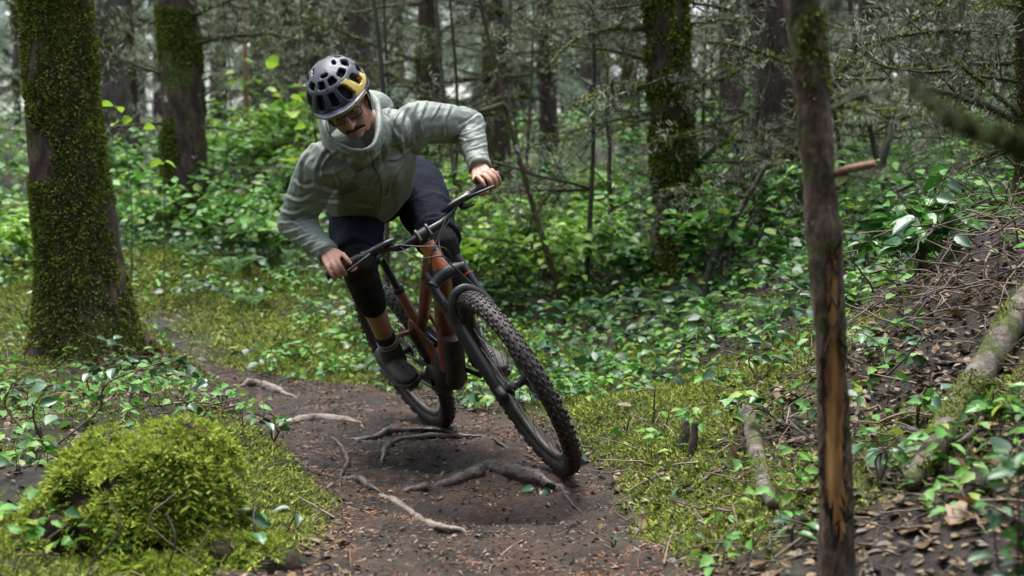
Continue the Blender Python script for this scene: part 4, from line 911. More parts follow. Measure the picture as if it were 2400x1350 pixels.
# conifer sprays
def spray_mesh(seed, L=1.0, n_sub=18, leaf=.044, mt=None, dens=14, droop=.30):
    g = np.random.default_rng(seed); mb = MB(); t = np.linspace(0, 1, 9); P = np.stack([t*L, .04*L*np.sin(t*4+seed), -droop*L*t**1.7], 1); tube(mb, P, np.linspace(.011*L, .003*L, 9), 5)
    lp, ld = [], []
    for s in range(n_sub):
        a = g.uniform(.1, 1.0); i = a*8; i0 = min(int(i), 7); p = P[i0]+(P[i0+1]-P[i0])*(i-i0); sd = 1 if s % 2 else -1
        d = nrm(np.array([.75, sd*g.uniform(.5, 1.0), g.uniform(-.35, .05)])); l = L*.5*(1.08-a*.65)*g.uniform(.7, 1.1)
        k = max(4, int(dens*l/.35)); tt = np.linspace(.05, 1, k); Q = p+d*(tt*l)[:, None]+np.array([0, 0, -.28*l])*(tt**2)[:, None]
        tube(mb, Q[[0, k//2, k-1]], np.array([.004, .003, .001])*L, 3, 0, False)
        for sg in (-1, 1): lp.append(Q); ld.append(np.broadcast_to(nrm(d*.7+np.cross(d, [0, 0, 1])*sg+np.array([0, 0, -.25])), (k, 3)))
    lp = np.concatenate(lp); ld = np.concatenate(ld); n = len(lp); ld = nrm(ld+g.normal(0, .25, (n, 3))); ll = leaf*g.uniform(.6, 1.3, n)
    scatter(mb, SPRIG, lp, ld, nrm(np.array([0, 0, 1.])+g.normal(0, .35, (n, 3))), ll, ll*.42, 1)
    return mb.mesh('foliage', [m_limb, mt or m_spray])
SPRAYS = [spray_mesh(300+k) for k in range(4)]
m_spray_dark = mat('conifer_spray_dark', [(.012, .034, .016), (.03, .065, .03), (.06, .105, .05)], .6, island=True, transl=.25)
SPRAYS_D = [spray_mesh(320+k, 1.0, 18, .044, m_spray_dark, 15) for k in range(3)]
def merged(parts, mats, name):
    """join placed copies of meshes into one mesh: parts = [(mesh, 4x4 numpy)]"""
    cache = {}; mb = MB()
    for me, M in parts:
        if me.name not in cache:
            v = co_of(me); tr = {}
            lt = np.empty(len(me.polygons), np.int32); me.polygons.foreach_get('loop_total', lt); ls = np.empty(len(me.polygons), np.int32); me.polygons.foreach_get('loop_start', ls)
            mi = np.empty(len(me.polygons), np.int32); me.polygons.foreach_get('material_index', mi); vi = np.empty(len(me.loops), np.int32); me.loops.foreach_get('vertex_index', vi)
            fs = [(vi[ls[(lt == k) & (mi == m)][:, None]+np.arange(k)], m) for k in (3, 4) for m in range(4) if ((lt == k) & (mi == m)).any()]
            cache[me.name] = (v, fs)
        v, fs = cache[me.name]; b = mb.n; mb.v.append(v@M[:3, :3].T+M[:3, 3]); mb.n += len(v)
        for f, m in fs: mb.f.append((f+b, m))
    return mb.mesh(name, mats)
def TRS(loc, az, pitch, s):
    R = Rz(az)@Ry(-pitch); M = np.eye(4); M[:3, :3] = R*s; M[:3, 3] = loc; return M
# far conifers: four kinds of trunk + drooping foliage, copied as whole trees
def far_tree_meshes(seed, hgt=13.0, lo=1.2, nb=70, dark=False):
    g = np.random.default_rng(seed); P = np.array([[0, 0, -.4], [g.normal(0, .05), 0, 2], [g.normal(0, .1), 0, 4.5], [0, 0, hgt]])
    mb, V_, nr_ = trunk_mesh(P, [.15, .135, .11, .05], 12, m_bark_far, seed=seed, flare=.3, dense=26, bark=.015, fsc=6); tm = mb.mesh('trunk', m_bark_far)
    parts = []
    for k in range(nb):
        z = lo+(hgt-lo)*(k/nb)**.9; L = (2.3*(1-z/hgt)**.7+.35)*g.uniform(.6, 1.15)
        if z < 3 and g.uniform() < .35: L *= .6
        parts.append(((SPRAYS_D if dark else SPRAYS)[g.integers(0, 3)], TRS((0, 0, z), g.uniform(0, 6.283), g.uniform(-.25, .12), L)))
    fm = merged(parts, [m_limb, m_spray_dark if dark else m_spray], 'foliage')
    dead = []
    for k in range(10): dead.append((LIMBS_FINE[g.integers(0, 5)], TRS((0, 0, g.uniform(.5, 5)), g.uniform(0, 6.283), g.uniform(-.3, .15), g.uniform(.7, 1.7))))
    dm = merged(dead, [m_limb, m_moss_tree, m_lichen], 'dead_branches')
    return tm, fm, dm
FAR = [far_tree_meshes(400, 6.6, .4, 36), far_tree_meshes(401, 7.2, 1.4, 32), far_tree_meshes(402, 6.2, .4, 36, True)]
fr_rng = np.random.default_rng(5); spots = []
def add_far(n, y0, y1, half, mind, tries=4000):
    c = 0
    for _ in range(tries):
        y = fr_rng.uniform(y0, y1); x = fr_rng.uniform(-half, half)*(y/y1 if y0 > 0 else 1)
        if y > 25 and -.30 < x/y < -.16 and fr_rng.uniform() < .6: continue
        if all((x-a)**2+(y-b)**2 > mind**2 for a, b in spots) and not (abs(x+3.4-(y-14)*.13) < 1.0 and y < 20):
            spots.append((x, y)); c += 1
            if c >= n: break
add_far(14, 19, 25, 12, 1.9); add_far(18, 25, 34, 17, 2.1); add_far(34, 34, 62, 30, 2.6)
nfront = len(spots)
# conifers added round the camera and to both sides, to block horizon light
for k in range(30):
    a = math.radians(75+210*k/29+random.uniform(-3, 3)+90-75*0); ang = math.radians(30+300*(k+.5)/30); r = random.uniform(9.5, 13)
    spots.append((r*math.sin(ang), 4+r*math.cos(ang)))
for k in range(26):     # unseen conifers added close behind the camera to shade the rider's front
    ang = math.radians(112+136*(k % 13+.5)/13+random.uniform(-4, 4)); r = 6.2 if k < 13 else 8.4; spots.append((r*math.sin(ang), 1.5+r*math.cos(ang)))
FAR_LABEL = {0: 'far conifer with pale drooping sprays', 1: 'far conifer with a bare lower trunk', 2: 'far dark green conifer'}
rank = {}
for k in sorted(range(nfront), key=lambda q: spots[q][0]/spots[q][1]): v = [0, 1, 0, 2, 1][k % 5]; rank[k] = len([1 for q in rank if [0, 1, 0, 2, 1][q % 5] == v])
for k, (x, y) in enumerate(spots):
    v = [0, 1, 0, 2, 1][k % 5]; s = fr_rng.uniform(.85, 1.2)*(max(.95, min(2.0, y/24)) if k < nfront else 1.25); e = empty('conifer', (x, y, float(H(x, y, False))), FAR_LABEL[v]+', '+ordn(rank[k])+' of its kind from the left' if k < nfront else FAR_LABEL[v].replace('far', 'tall')+' added round the camera to block light', 'tree', ('far conifers ' if k < nfront else 'added light-blocking conifers ')+str(v))
    e.rotation_euler = (0, 0, fr_rng.uniform(0, 6.28)); e.scale = (s, s, s)
    inst(FAR[v][0], 'trunk', e); inst(FAR[v][1], 'crown', e)['kind'] = 'stuff'; inst(FAR[v][2], 'branches', e)['kind'] = 'stuff'
# crown shared by the nearer trees (above the frame)
CROWN = merged([(SPRAYS[k % 4], TRS((0, 0, k*.085), k*2.4, -.15, 1.0*(1-k/40))) for k in range(26)], [m_limb, m_spray], 'crown')
def near_tree(name, label, pts, widths, Y, mt, sides=20, flare=.25, moss=0, height=8.0, limbs=(), seed=0, bark=.012, base_py=None, group=None, cat='tree', crown=True, rnd=0, rl=(.6, 1.5), moss_kw=None, lobes=4, fine=False, dense=None, zr=(.5, 3.2), flen=.5, fsc=18):
    """pts: pixel centre line from the top of the frame down to the foot; widths in pixels; Y: distance"""
    W_ = np.array([at(px, py, Y) for px, py in pts][::-1]); rad = np.array(widths[::-1], float)/2*Y/FPX
    foot = W_[0].copy(); foot[2] = float(H(foot[0], foot[1]))-.12
    if foot[2] < W_[0][2]-.02: W_ = np.concatenate([[foot], W_]); rad = np.concatenate([[rad[0]*1.04], rad])
    top = W_[-1]; d = (W_[-1]-W_[-2]); d = d/d[2]*.6; ext = np.array([top+np.array([d[0]*1.0, 0, height*.45]), top+np.array([d[0]*1.2, 0, height])])
    W_ = np.concatenate([W_, ext]); rad = np.concatenate([rad, [rad[-1]*.8, rad[-1]*.3]])
    e = empty(name, (foot[0], foot[1], float(H(foot[0], foot[1]))), label, cat, group); off = np.array(e.location)
    mb, V, nr = trunk_mesh(W_-off, rad, sides, mt, seed=seed, flare=flare, bark=bark, dense=dense, lobes=lobes, flen=flen, fsc=fsc); mb.build('trunk', mt, e)
    if moss: moss_on(V[V[:, 0, 2] < at(0, -60, Y)[2]-off[2]], nr[V[:, 0, 2] < at(0, -60, Y)[2]-off[2]], moss, .02, seed, parent=e, **(moss_kw or {}))
    if crown: inst(CROWN, 'crown', e, (W_[-2]-off)+np.array([0, 0, -1.2]), scale=.9)['kind'] = 'stuff'
    g = np.random.default_rng(seed+50)
    for (a, b, dy0, dy1, k, th) in limbs: limb_at(e, at(*a, Y+dy0), at(*b, Y+dy1), LIMBS[k % 7] if not fine else LIMBS_FINE[k % 5], g.uniform(-.5, .5), th)
    for k in range(rnd):
        z = g.uniform(*zr); zz = off[2]+z; c = W_[np.argmin(np.abs(W_[:, 2]-zz))]; az = g.uniform(0, 6.283); L = g.uniform(*rl); up = g.uniform(-.25, .35)
        cz = np.array([np.interp(zz, W_[:, 2], W_[:, 0]), np.interp(zz, W_[:, 2], W_[:, 1]), zz]); limb_at(e, cz, cz+L*np.array([math.cos(az), math.sin(az), up]), LIMBS_FINE[g.integers(0, 5)], g.uniform(0, 6.28), g.uniform(.8, 1.3))
    return e
# the big mossy tree on the left
near_tree('mossy_tree', 'thick mossy tree trunk with flared roots at the left beside the trail', [(128, -120), (135, 0), (152, 300), (182, 560), (205, 760), (216, 870)], [150, 158, 172, 192, 214, 235], 7.3, m_bark_mossy, 64, .42, 26000, seed=3, bark=.016, lobes=3, dense=190, flen=.20, limbs=[((60, 150), (15, 185), 0, -.1, 1, .6)], moss_kw=dict(size=(.012, .030), cut=-.2, sc=4))
e = bpy.data.objects['mossy_tree']; off = np.array(e.location)
P = np.array([ground_at(*p) for p in ((285, 800), (330, 822), (385, 842), (440, 868), (505, 905))]); P[0, 2] += .10; P[1, 2] += .05; P = spline(P, 30); w = np.linspace(.10, .022, 30)
V, F, C = tube_arr(P-off+np.array([0, 0, -.01]), w, 18); V[:540] += (.2*fbm(V[:540], 9, 3, 6)*.08)[:, None]; mb = MB(); mb.v.append(V); mb.n = len(V); mb.f.append((F, 0)); mb.build('root', m_bark_mossy, e)
Vg = V[:540].reshape(30, 18, 3); moss_on(Vg, nrm(Vg-(P-off)[:, None]), 2600, .01, 6, (.012, .03), m_moss, e, front=False, cut=-.1, droop=.1)
# the next one back
near_tree('conifer', 'straight reddish conifer trunk with moss bands, left of the rider', [(408, -120), (415, 0), (428, 250), (434, 430), (440, 560)], [86, 90, 96, 106, 124], 11.3, m_bark_half, 36, .25, 14000, seed=8, bark=.014, dense=150,
          limbs=[((450, 108), (690, 10), 0, -.3, 0, 1.0), ((452, 90), (640, 60), 0, .5, 2, .9), ((470, 235), (535, 160), 0, -.3, 3, .8), ((470, 245), (538, 212), 0, -.4, 4, .8), ((475, 420), (640, 330), 0, -.5, 5, .8), ((372, 180), (300, 40), 0, .4, 1, .5), ((470, 300), (590, 285), 0, -.3, 6, .8)], rnd=5, moss_kw=dict(size=(.015, .04), cut=.0, sc=2.2))
T = [  # name label pts widths Y mat limbs
    ('conifer', 'left trunk of the dark pair behind the big mossy tree', [(238, -100), (244, 0), (256, 180), (268, 330)], [84, 86, 92, 104], 15.0, m_bark_far, 6),
    ('conifer', 'right darker trunk of the pair behind the big mossy tree', [(286, -100), (286, 0), (292, 150), (300, 320)], [46, 48, 52, 62], 15.6, m_bark_dark, 6),
    ('sapling', 'very thin pale orange sapling stem behind the left trees', [(571, -80), (573, 0), (575, 150), (577, 270)], [11, 11, 12, 13], 13.0, None, 0),
    ('conifer', 'narrow brown trunk just right of the pale orange sapling', [(598, -100), (602, 0), (606, 220)], [34, 35, 38], 17.5, m_bark_far, 5),
    ('conifer', 'dark trunk behind the round light green leaf, left of the helmet', [(664, -100), (668, 0), (674, 180)], [38, 40, 42], 16.5, m_bark_far, 6),
    ('conifer', 'trunk rising directly behind the rider\'s helmet on its left', [(732, -100), (735, 0), (738, 200)], [38, 40, 44], 18.0, m_bark_far, 6),
    ('conifer', 'reddish trunk rising above the right of the helmet', [(840, -100), (841, 0), (846, 250)], [44, 46, 48], 17.0, m_bark_red, 7),
    ('sapling', 'thin black sapling stem above the rider\'s back', [(868, -90), (876, 0), (890, 110), (900, 240), (905, 330)], [9, 10, 11, 12, 13], 9.4, m_bark_dark, 0),
    ('conifer', 'mossy trunk above the rider\'s left shoulder', [(1004, -100), (1005, 0), (1004, 200), (1003, 400)], [46, 50, 56, 62], 13.6, m_bark_half, 9),
    ('conifer', 'crooked mossy trunk right of the rider\'s raised elbow', [(1150, -100), (1154, 0), (1160, 180), (1165, 420)], [44, 48, 58, 66], 12.6, m_bark_half, 12),
    ('conifer', 'pair forming slim trunk with dark edge, midway between rider and right mossy tree', [(1276, -100), (1278, 0), (1284, 200), (1288, 400)], [34, 36, 42, 48], 14.5, m_bark_red, 9),
    ('conifer', 'dim reddish trunk just left of the right mossy tree', [(1470, -80), (1474, 100), (1480, 420)], [36, 38, 44], 15.5, m_bark_red, 9),
    ('conifer', 'reddish trunk between the right mossy tree and the broad dark trunk', [(1706, -100), (1710, 0), (1712, 300)], [46, 48, 54], 13.0, m_bark_red, 8),
    ('conifer', 'broad dark trunk directly behind the peeled pole', [(1818, -100), (1822, 0), (1826, 300), (1836, 600)], [112, 116, 122, 130], 9.6, m_bark_red, 10),
    ('conifer', 'slim trunk right of the peeled pole, deep in the tangle', [(2030, -60), (2034, 200), (2040, 420)], [36, 38, 42], 14.5, m_bark_red, 9),
    ('conifer', 'dim trunk at upper right behind the crossing mossy limbs', [(2200, -60), (2204, 200), (2210, 460)], [44, 46, 52], 13.5, m_bark_far, 9),
    ('conifer', 'thin grey trunk at the far left edge of the picture', [(34, -60), (38, 150), (42, 400)], [16, 17, 19], 19.0, m_bark_far, 6),
]
m_sap = mat('sapling_bark', [(.25, .13, .07), (.36, .20, .12)], .7, scale=6)
for k, (nm, lab, pts, wd, Yd, mt, rn) in enumerate(T):
    thin = nm == 'sapling'
    near_tree(nm, lab.replace('pair forming ', ''), pts, wd, Yd, mt or m_sap, 10 if thin else 22, .08 if thin else .2, 0 if thin else 1500, seed=20+k, bark=.003 if thin else .014, height=3 if thin else 8, crown=not thin, rnd=rn, rl=(.7, 1.9), zr=(.3, 3.0), dense=60, moss_kw=dict(size=(.02, .05), cut=.15, sc=1.6), fsc=9)
# mossy tree with crooked limbs, right of the rider
near_tree('mossy_tree', 'mossy tree with crooked dead limbs standing right of the rider', [(1556, -110), (1560, 0), (1568, 200), (1580, 380), (1600, 560), (1618, 690)], [88, 92, 96, 98, 112, 150], 8.9, m_bark_mossy, 40, .5, 13000, seed=41, bark=.02, dense=150, lobes=3, flen=.25,
          limbs=[((1525, 70), (1298, -5), 0, -.7, 0, 1.2), ((1530, 210), (1292, 107), 0, -.9, 1, 1.2), ((1520, 142), (1335, 40), 0, .5, 2, 1.1), ((1600, 65), (1750, -20), 0, -.4, 3, 1.5), ((1615, 220), (1790, 72), 0, -.6, 4, 1.4), ((1620, 215), (1672, 262), 0, -.4, 5, 1.2), ((1625, 400), (1720, 250), 0, -.5, 6, 1.3),
                 ((1635, 430), (1800, 372), 0, -.6, 2, 1.2), ((1540, 430), (1500, 360), 0, -.4, 3, 1.1), ((1560, 425), (1505, 560), 0, -.5, 4, 1.0), ((1640, 600), (1790, 480), 0, -.5, 5, 1.3), ((1660, 610), (1812, 400), 0, -.6, 0, 1.2), ((1610, 460), (1640, 560), 0, -.5, 1, .8), ((1600, 150), (1700, 190), 0, -.5, 6, 1.1)],
          rnd=16, rl=(.5, 1.1), zr=(.05, 2.4), moss_kw=dict(size=(.015, .045), cut=-.30, sc=5))
# peeled pole in the right foreground
def pole():
    Yp = 3.18; pts = [(1868, -110), (1880, 0), (1902, 200), (1916, 380), (1930, 560), (1948, 800), (1954, 1000), (1960, 1200), (1960, 1340)]; wd = [90, 88, 82, 78, 75, 73, 73, 75, 77]
    W_ = np.array([at(px, py, Yp) for px, py in pts][::-1]); rad = np.array(wd[::-1], float)/2*Yp/FPX*np.array([1.04, .98, 1.0, .97, 1.05, .98, 1.05, .98, 1.0]); foot = W_[0].copy(); foot[2] = float(H(foot[0], foot[1]))-.1
    if foot[2] < W_[0][2]: W_ = np.concatenate([[foot], W_]); rad = np.concatenate([[rad[0]*1.05], rad])
    W_ = np.concatenate([W_, [W_[-1]+np.array([-.08, 0, .8])]]); rad = np.concatenate([rad, [rad[-1]*.95]])
    e = empty('dead_pole', (foot[0], foot[1], float(H(foot[0], foot[1]))), 'bare dead pole with peeled orange wood standing in the right foreground', 'dead tree'); off = np.array(e.location)
    mb, V, nr = trunk_mesh(W_-off, rad, 44, None, seed=70, flare=.1, bark=.0045, dense=260, fsc=30)
    # peeled strip: bark is missing (the surface steps in), wood shows
    ny_, ns_ = V.shape[:2]; Pw = V+off; dep = Pw[..., 1]
    th = np.linspace(0, 2*np.pi, ns_, endpoint=False); zz = Pw[:, 0, 2]
    pyz = np.array([HORIZ+(CAMH-z)/Yp*FPX for z in zz])      # height up the pole
    mid = np.interp(pyz, [590, 700, 850, 1000, 1150, 1260], [-1.55, -1.60, -1.68, -1.76, -1.78, -1.65])+.10*vn(np.stack([zz*6, zz*0, zz*0], 1), 1, 4)
    hw = np.interp(pyz, [570, 620, 740, 850, 880, 1000, 1120, 1230, 1280], [0, .24, .34, .46, .76, .90, .86, .50, 0])*(1+.25*vn(np.stack([zz*9, zz*0, zz*0+3], 1), 1, 9))
    dth = np.abs((th[None]-(mid[:, None]+2*np.pi)+np.pi) % (2*np.pi)-np.pi); jag = .10*vn(np.stack([np.repeat(zz[:, None], ns_, 1)*14, np.repeat(th[None], ny_, 0)*1.5, 0*dth], -1), 1, 12)
    pe = (dth < hw[:, None]*(1+jag*2.5)) & (hw[:, None] > .03); V = V-nr*(np.where(pe, .005, 0))[..., None]
    i = np.arange(ny_-1)[:, None]*ns_; j = np.arange(ns_)[None]; k = (j+1) % ns_; F = np.stack([i+j, i+k, i+ns_+k, i+ns_+j], -1); pf = pe[:-1]
    mb = MB(); mb.v.append(V.reshape(-1, 3)); mb.n = ny_*ns_; mb.f.append((F[~pf].reshape(-1, 4), 0)); mb.f.append((F[pf].reshape(-1, 4), 1))
    m_w = mat('peeled_wood', [(.05, .025, .011), (.26, .12, .04), (.44, .25, .09), (.54, .37, .18)], .5, scale=7, stretch=(5, 5, .35), bump=.6, contrast=.2, detail=6); m_b = bark_moss('pole_bark', [(.016, .011, .008), (.085, .060, .043), (.22, .165, .12)], MOSSC, .54, .62, 6, 40, (.34, .33, .30))
    eg = pe & ~(np.roll(pe, 1, 1) & np.roll(pe, -1, 1)); ii_, jj_ = np.where(eg); kf = rng.integers(0, len(ii_), 90); Pf = V[ii_[kf], jj_[kf]]+nr[ii_[kf], jj_[kf]]*.005; nf = 90
    fb = MB(); dd_ = np.stack([rng.normal(0, .25, nf), rng.normal(0, .25, nf), rng.choice([-1., 1.], nf)], 1)+nr[ii_[kf], jj_[kf]]*.35; lf_ = rng.uniform(.02, .06, nf); scatter(fb, SPRIG, Pf, dd_, nr[ii_[kf], jj_[kf]], lf_, lf_*.22); fb.build('bark_flakes', m_b, e, False, 'stuff')
    mb.build('trunk', [m_b, m_w], e); moss_on(V[:40], nr[:40], 500, .02, 71, (.008, .02), parent=e, cut=-.1)
    up = (pyz < 430); moss_on(V[up][:90], nr[up][:90], 1500, .02, 75, (.007, .018), m_moss_tree, e, cut=.10, sc=7)
    limb_at(e, at(1955, 412, Yp), at(2050, 385, Yp-.05), LIMBS[2], 0, 1.5); mb = MB(); P = spline([at(1950, 410, Yp)-off, at(2000, 394, Yp-.03)-off, at(2052, 384, Yp-.05)-off], 9); tube(mb, P, np.linspace(.010, .0085, 9), 10); mb.build('branch_stub', mat('stub_wood', [(.10, .05, .03), (.28, .15, .09), (.38, .24, .16)], .6, scale=40, bump=.5), e)
    for a, b, dy in (((1930, 250), (2010, 140), .3), ((1935, 260), (2090, 160), .5), ((1880, 335), (1800, 345), .2), ((1915, 55), (1990, 30), .2), ((1960, 440), (2040, 345), .3)): limb_at(e, at(*a, Yp), at(*b, Yp+dy), LIMBS_FINE[int(a[0]) % 5], 0, 1.1)
pole()
# right edge: trunk with long crossing limbs
near_tree('mossy_tree', 'mossy trunk cut by the right edge with long limbs reaching left', [(2392, -100), (2396, 0), (2400, 300), (2402, 640)], [34, 36, 40, 48], 6.6, m_bark_mossy, 24, .3, 3000, seed=55, bark=.01, dense=110,
          limbs=[((2398, 290), (2030, 62), 0, .5, 0, 1.1), ((2396, 80), (2010, 5), 0, .7, 3, 1.0), ((2400, 285), (2260, 80), 0, -.3, 4, 1.2), ((2395, 100), (2290, -20), 0, -.2, 5, 1.1), ((2270, 70), (2230, 240), 0, .1, 6, .7), ((2398, 350), (2150, 330), 0, .9, 1, .9), ((2398, 480), (2120, 420), 0, 1.0, 2, .9)], rnd=9, rl=(.5, 1.3), zr=(.3, 2.2), moss_kw=dict(cut=-.2))
# dead broken snag standing between pole and the right edge, and tangle of upright dead stems
snag_l = ['short broken mossy snag with a forked top right of the peeled pole', 'leaning dead stem crossing behind the shrub at the right', 'dead mossy stem hanging low left of the peeled pole', 'bare crooked sapling left of the right mossy tree', 'leaning brown dead stem behind the rider\'s left sleeve']
for k, (pts, wd, Yd) in enumerate([([(2105, 280), (2070, 370), (2062, 470)], [16, 18, 20], 8.0), ([(2140, 430), (2080, 470), (2030, 600)], [9, 10, 12], 7.5), ([(1800, 380), (1720, 520), (1660, 640)], [12, 14, 18], 7.9), ([(1418, 250), (1428, 330), (1428, 430), (1440, 600)], [9, 10, 12, 14], 10.0)]):
    W_ = np.array([at(a, b, Yd) for a, b in pts][::-1]); foot = W_[0].copy(); foot[2] = float(H(foot[0], foot[1]))-.05
    if W_[0][2] > foot[2]+.03: W_ = np.concatenate([[foot], W_]); wd = [*wd, wd[-1]]
    e = empty('dead_sapling', (foot[0], foot[1], foot[2]+.05), snag_l[k], 'dead stem'); off = np.array(e.location); mb = MB(); tube(mb, spline(W_-off, 16), np.interp(np.linspace(0, 1, 16), np.linspace(0, 1, len(W_)), np.array(wd[::-1])/2*Yd/FPX), 9); mb.build('trunk', m_limb, e)
    for j in range(4):
        q = W_[1]+(W_[-1]-W_[1])*random.uniform(.1, 1); limb_at(e, q, q+np.array([random.uniform(-.6, .6), random.uniform(-.4, .3), random.uniform(-.1, .4)]), LIMBS_FINE[(k+j) % 5], random.uniform(0, 6), .9)
# more thin leaning dead saplings with mossy limbs: the tangle on the right and centre
g4 = np.random.default_rng(61); TL = {}
PXS = {'centre': [530, 690, 770, 930, 1070, 1090, 1215, 1250, 1340, 1380, 1430], 'behind the peeled pole': [1500, 1650, 1660, 1680, 1740, 1765, 1780], 'right': [1990, 2020, 2060, 2110, 2140, 2180, 2230, 2260, 2290, 2320, 2350, 2380]}
for k in range(30):
    px = [1090, 1215, 1250, 1340, 1380, 1430, 1500, 1650, 1680, 1740, 1765, 1990, 2020, 2060, 2110, 2140, 2180, 2230, 2260, 2290, 2320, 2350, 2380, 1660, 1780, 530, 690, 770, 930, 1070][k]; Yd = g4.uniform(8.5, 14.5) if px > 1000 else g4.uniform(12, 17)
    b_ = at(px+g4.normal(0, 12), 500, Yd); b_[2] = float(H(b_[0], b_[1])); hh = g4.uniform(2.2, 3.6); ln = g4.normal(0, .10, 2)
    side = 'centre' if px < 1500 else ('behind the peeled pole' if px < 1900 else 'right')
    e = empty('dead_sapling', b_, 'thin dead sapling '+{'centre': 'behind the rider', 'behind the peeled pole': 'left of the peeled pole', 'right': 'right of the peeled pole'}[side]+', '+ordn(sorted(PXS[side]).index(px))+' from the left', 'dead sapling', 'dead saplings in the tangle '+side)
    mb = MB(); P = spline(np.array([[0, 0, -.05], [ln[0]*hh*.4+g4.normal(0, .05), ln[1]*hh*.4, hh*.4], [ln[0]*hh, ln[1]*hh, hh]]), 14); tube(mb, P, np.linspace(.019, .007, 14)*g4.uniform(.5, 1.2), 8); mb.build('trunk', m_bark_half if k % 2 else m_limb, e)
    for j in range(9):
        i_ = g4.integers(2, 13); az = g4.uniform(0, 6.283); L = g4.uniform(.5, 1.4); p0 = P[i_]+b_; limb_at(e, p0, p0+L*np.array([math.cos(az), math.sin(az)*.7, g4.uniform(-.35, .45)]), (LIMBS if j % 3 == 0 else LIMBS_FINE)[g4.integers(0, 5)], g4.uniform(0, 6.28), g4.uniform(.7, 1.1))
# out-of-focus twig close to the lens, from a sapling just outside the right edge
e = empty('mossy_sapling', (.66, 1.5, float(H(.66, 1.5))), 'blurred mossy branch close to the camera at the upper right edge', 'branch'); off = np.array(e.location)
mb = MB(); tube(mb, spline(np.array([[0, 0, -.05], [.02, .02, .6], [.0, 0, 1.3], [.05, 0, 2.2]]), 14), np.linspace(.018, .010, 14), 10); mb.build('trunk', m_limb, e)
P = spline(np.array([[0, 0, at(2500, 430, 1.5)[2]-off[2]], at(2420, 345, 1.48)-off, at(2260, 295, 1.5)-off, at(2180, 232, 1.56)-off, at(2110, 170, 1.62)-off]), 24)
mb = MB(); tube(mb, P, np.linspace(.0065, .002, 24), 8); n = 1300; a = rng.beta(1.0, 1.6, n); i = (a*22.99).astype(int); N = nrm(rng.normal(0, 1, (n, 3))); l = rng.uniform(.008, .022, n)*(1-a*.6); scatter(mb, SPRIG, P[i]+N*.004, nrm(N+np.array([0, 0, -.3])), nrm(rng.normal(0, 1, (n, 3))), l, l*.7, 1); mb.build('branch', [m_limb, mat('moss_dark', [(.018, .034, .008), (.05, .080, .016), (.12, .16, .035)], .85, island=True, spec=.2)], e)  # darker green moss for this branch
# ------------------------------------------------------------------ roots across the trail
def ground_path(pts, lift, n=24):
    q = spline(np.array(pts, float), n); return np.array([ground_at(a, b, 0) for a, b in q])
ROOTS = [
    ('thick dark root with a hump crossing the trail below the front wheel', [(955, 1152), (1040, 1140), (1105, 1118), (1145, 1104), (1200, 1116), (1262, 1130), (1318, 1152)], [14, 26, 33, 42, 40, 36, 22], m_root, .25),
    ('grey flat root lying diagonally in the lower middle of the trail', [(893, 1163), (930, 1180), (975, 1213), (1022, 1238), (1082, 1243)], [10, 20, 22, 20, 9], m_root_pale, .10),
    ('curved root arching over the dark hollow in the trail', [(896, 1078), (908, 1050), (945, 1031), (1010, 1026), (1080, 1026), (1135, 1026)], [9, 13, 14, 13, 12, 8], m_root, .35),
    ('dark root ridge crossing the trail below the rear wheel', [(800, 1034), (868, 1030), (905, 1017), (960, 1009), (1045, 1011)], [7, 13, 16, 15, 8], m_root, .3),
    ('pale worn root lying across the trail left of the rear wheel', [(662, 996), (715, 987), (780, 984), (845, 990)], [10, 22, 22, 10], m_root_pale, .10),
    ('pale worn root at the far bend of the trail', [(562, 906), (600, 902), (640, 915), (692, 932)], [10, 25, 20, 8], m_root_pale, .10),
    ('thin grey root hanging down the step left of the hollow', [(780, 1030), (802, 1052), (815, 1086), (801, 1112), (797, 1136)], [9, 11, 11, 9, 6], m_root, .5),
    ('short purplish root stub in the trail\'s left side', [(803, 1124), (838, 1130), (868, 1146), (900, 1160)], [9, 21, 15, 7], m_root, .3),
    ('thin dark root beside the front wheel', [(1156, 1030), (1190, 1052), (1252, 1076)], [5, 6, 4], m_root, .6),
    ('thin forked root running down from the front tyre', [(1316, 1150), (1340, 1182), (1372, 1212)], [7, 6, 4], m_root, .6),
    ('slim worn root at the lower left of the trail', [(1150, 1330), (1190, 1290), (1225, 1268)], [3, 5, 4], m_root_pale, .6)]
for k, (lab, pts, wd, mt, lf) in enumerate(ROOTS):
    P = ground_path(pts, 0, 30); w = spline(np.array(wd, float)[:, None], 30)[:, 0]/2*P[:, 1]/FPX*1.12
    a0, a1 = P[:1]-P[1:2], P[-1:]-P[-2:-1]; P = np.concatenate([P[:1]+a0*4+np.array([[0, 0, -.05]]), P[:1]+a0*1.8+np.array([[0, 0, -.018]]), P, P[-1:]+a1*1.8+np.array([[0, 0, -.018]]), P[-1:]+a1*4+np.array([[0, 0, -.05]])]); w = np.concatenate([w[:1]*.6, w[:1]*.85, w, w[-1:]*.85, w[-1:]*.6])
    P[:, 2] += w*lf; P = P+.3*w[:, None]*np.stack([vn(P, 30, k), vn(P, 30, k+7), vn(P, 30, k+9)], 1)
    V, F, C = tube_arr(P, w, 14); cc = np.repeat(P, 14, 0); vv = V[:len(cc)]-cc; V[:len(cc)] = cc+vv*(1+.55*fbm(V[:len(cc)]*np.array([.6, 1, 1]), 30, 3, k)+.3*vn(V[:len(cc)], 11, k))[:, None]
    mb = MB(); mb.v.append(V); mb.n = len(V); mb.f.append((F, 0)); mb.f.append((C, 0)); o = mb.build('root', mt); tag(o, lab, 'root', 'roots across the trail')
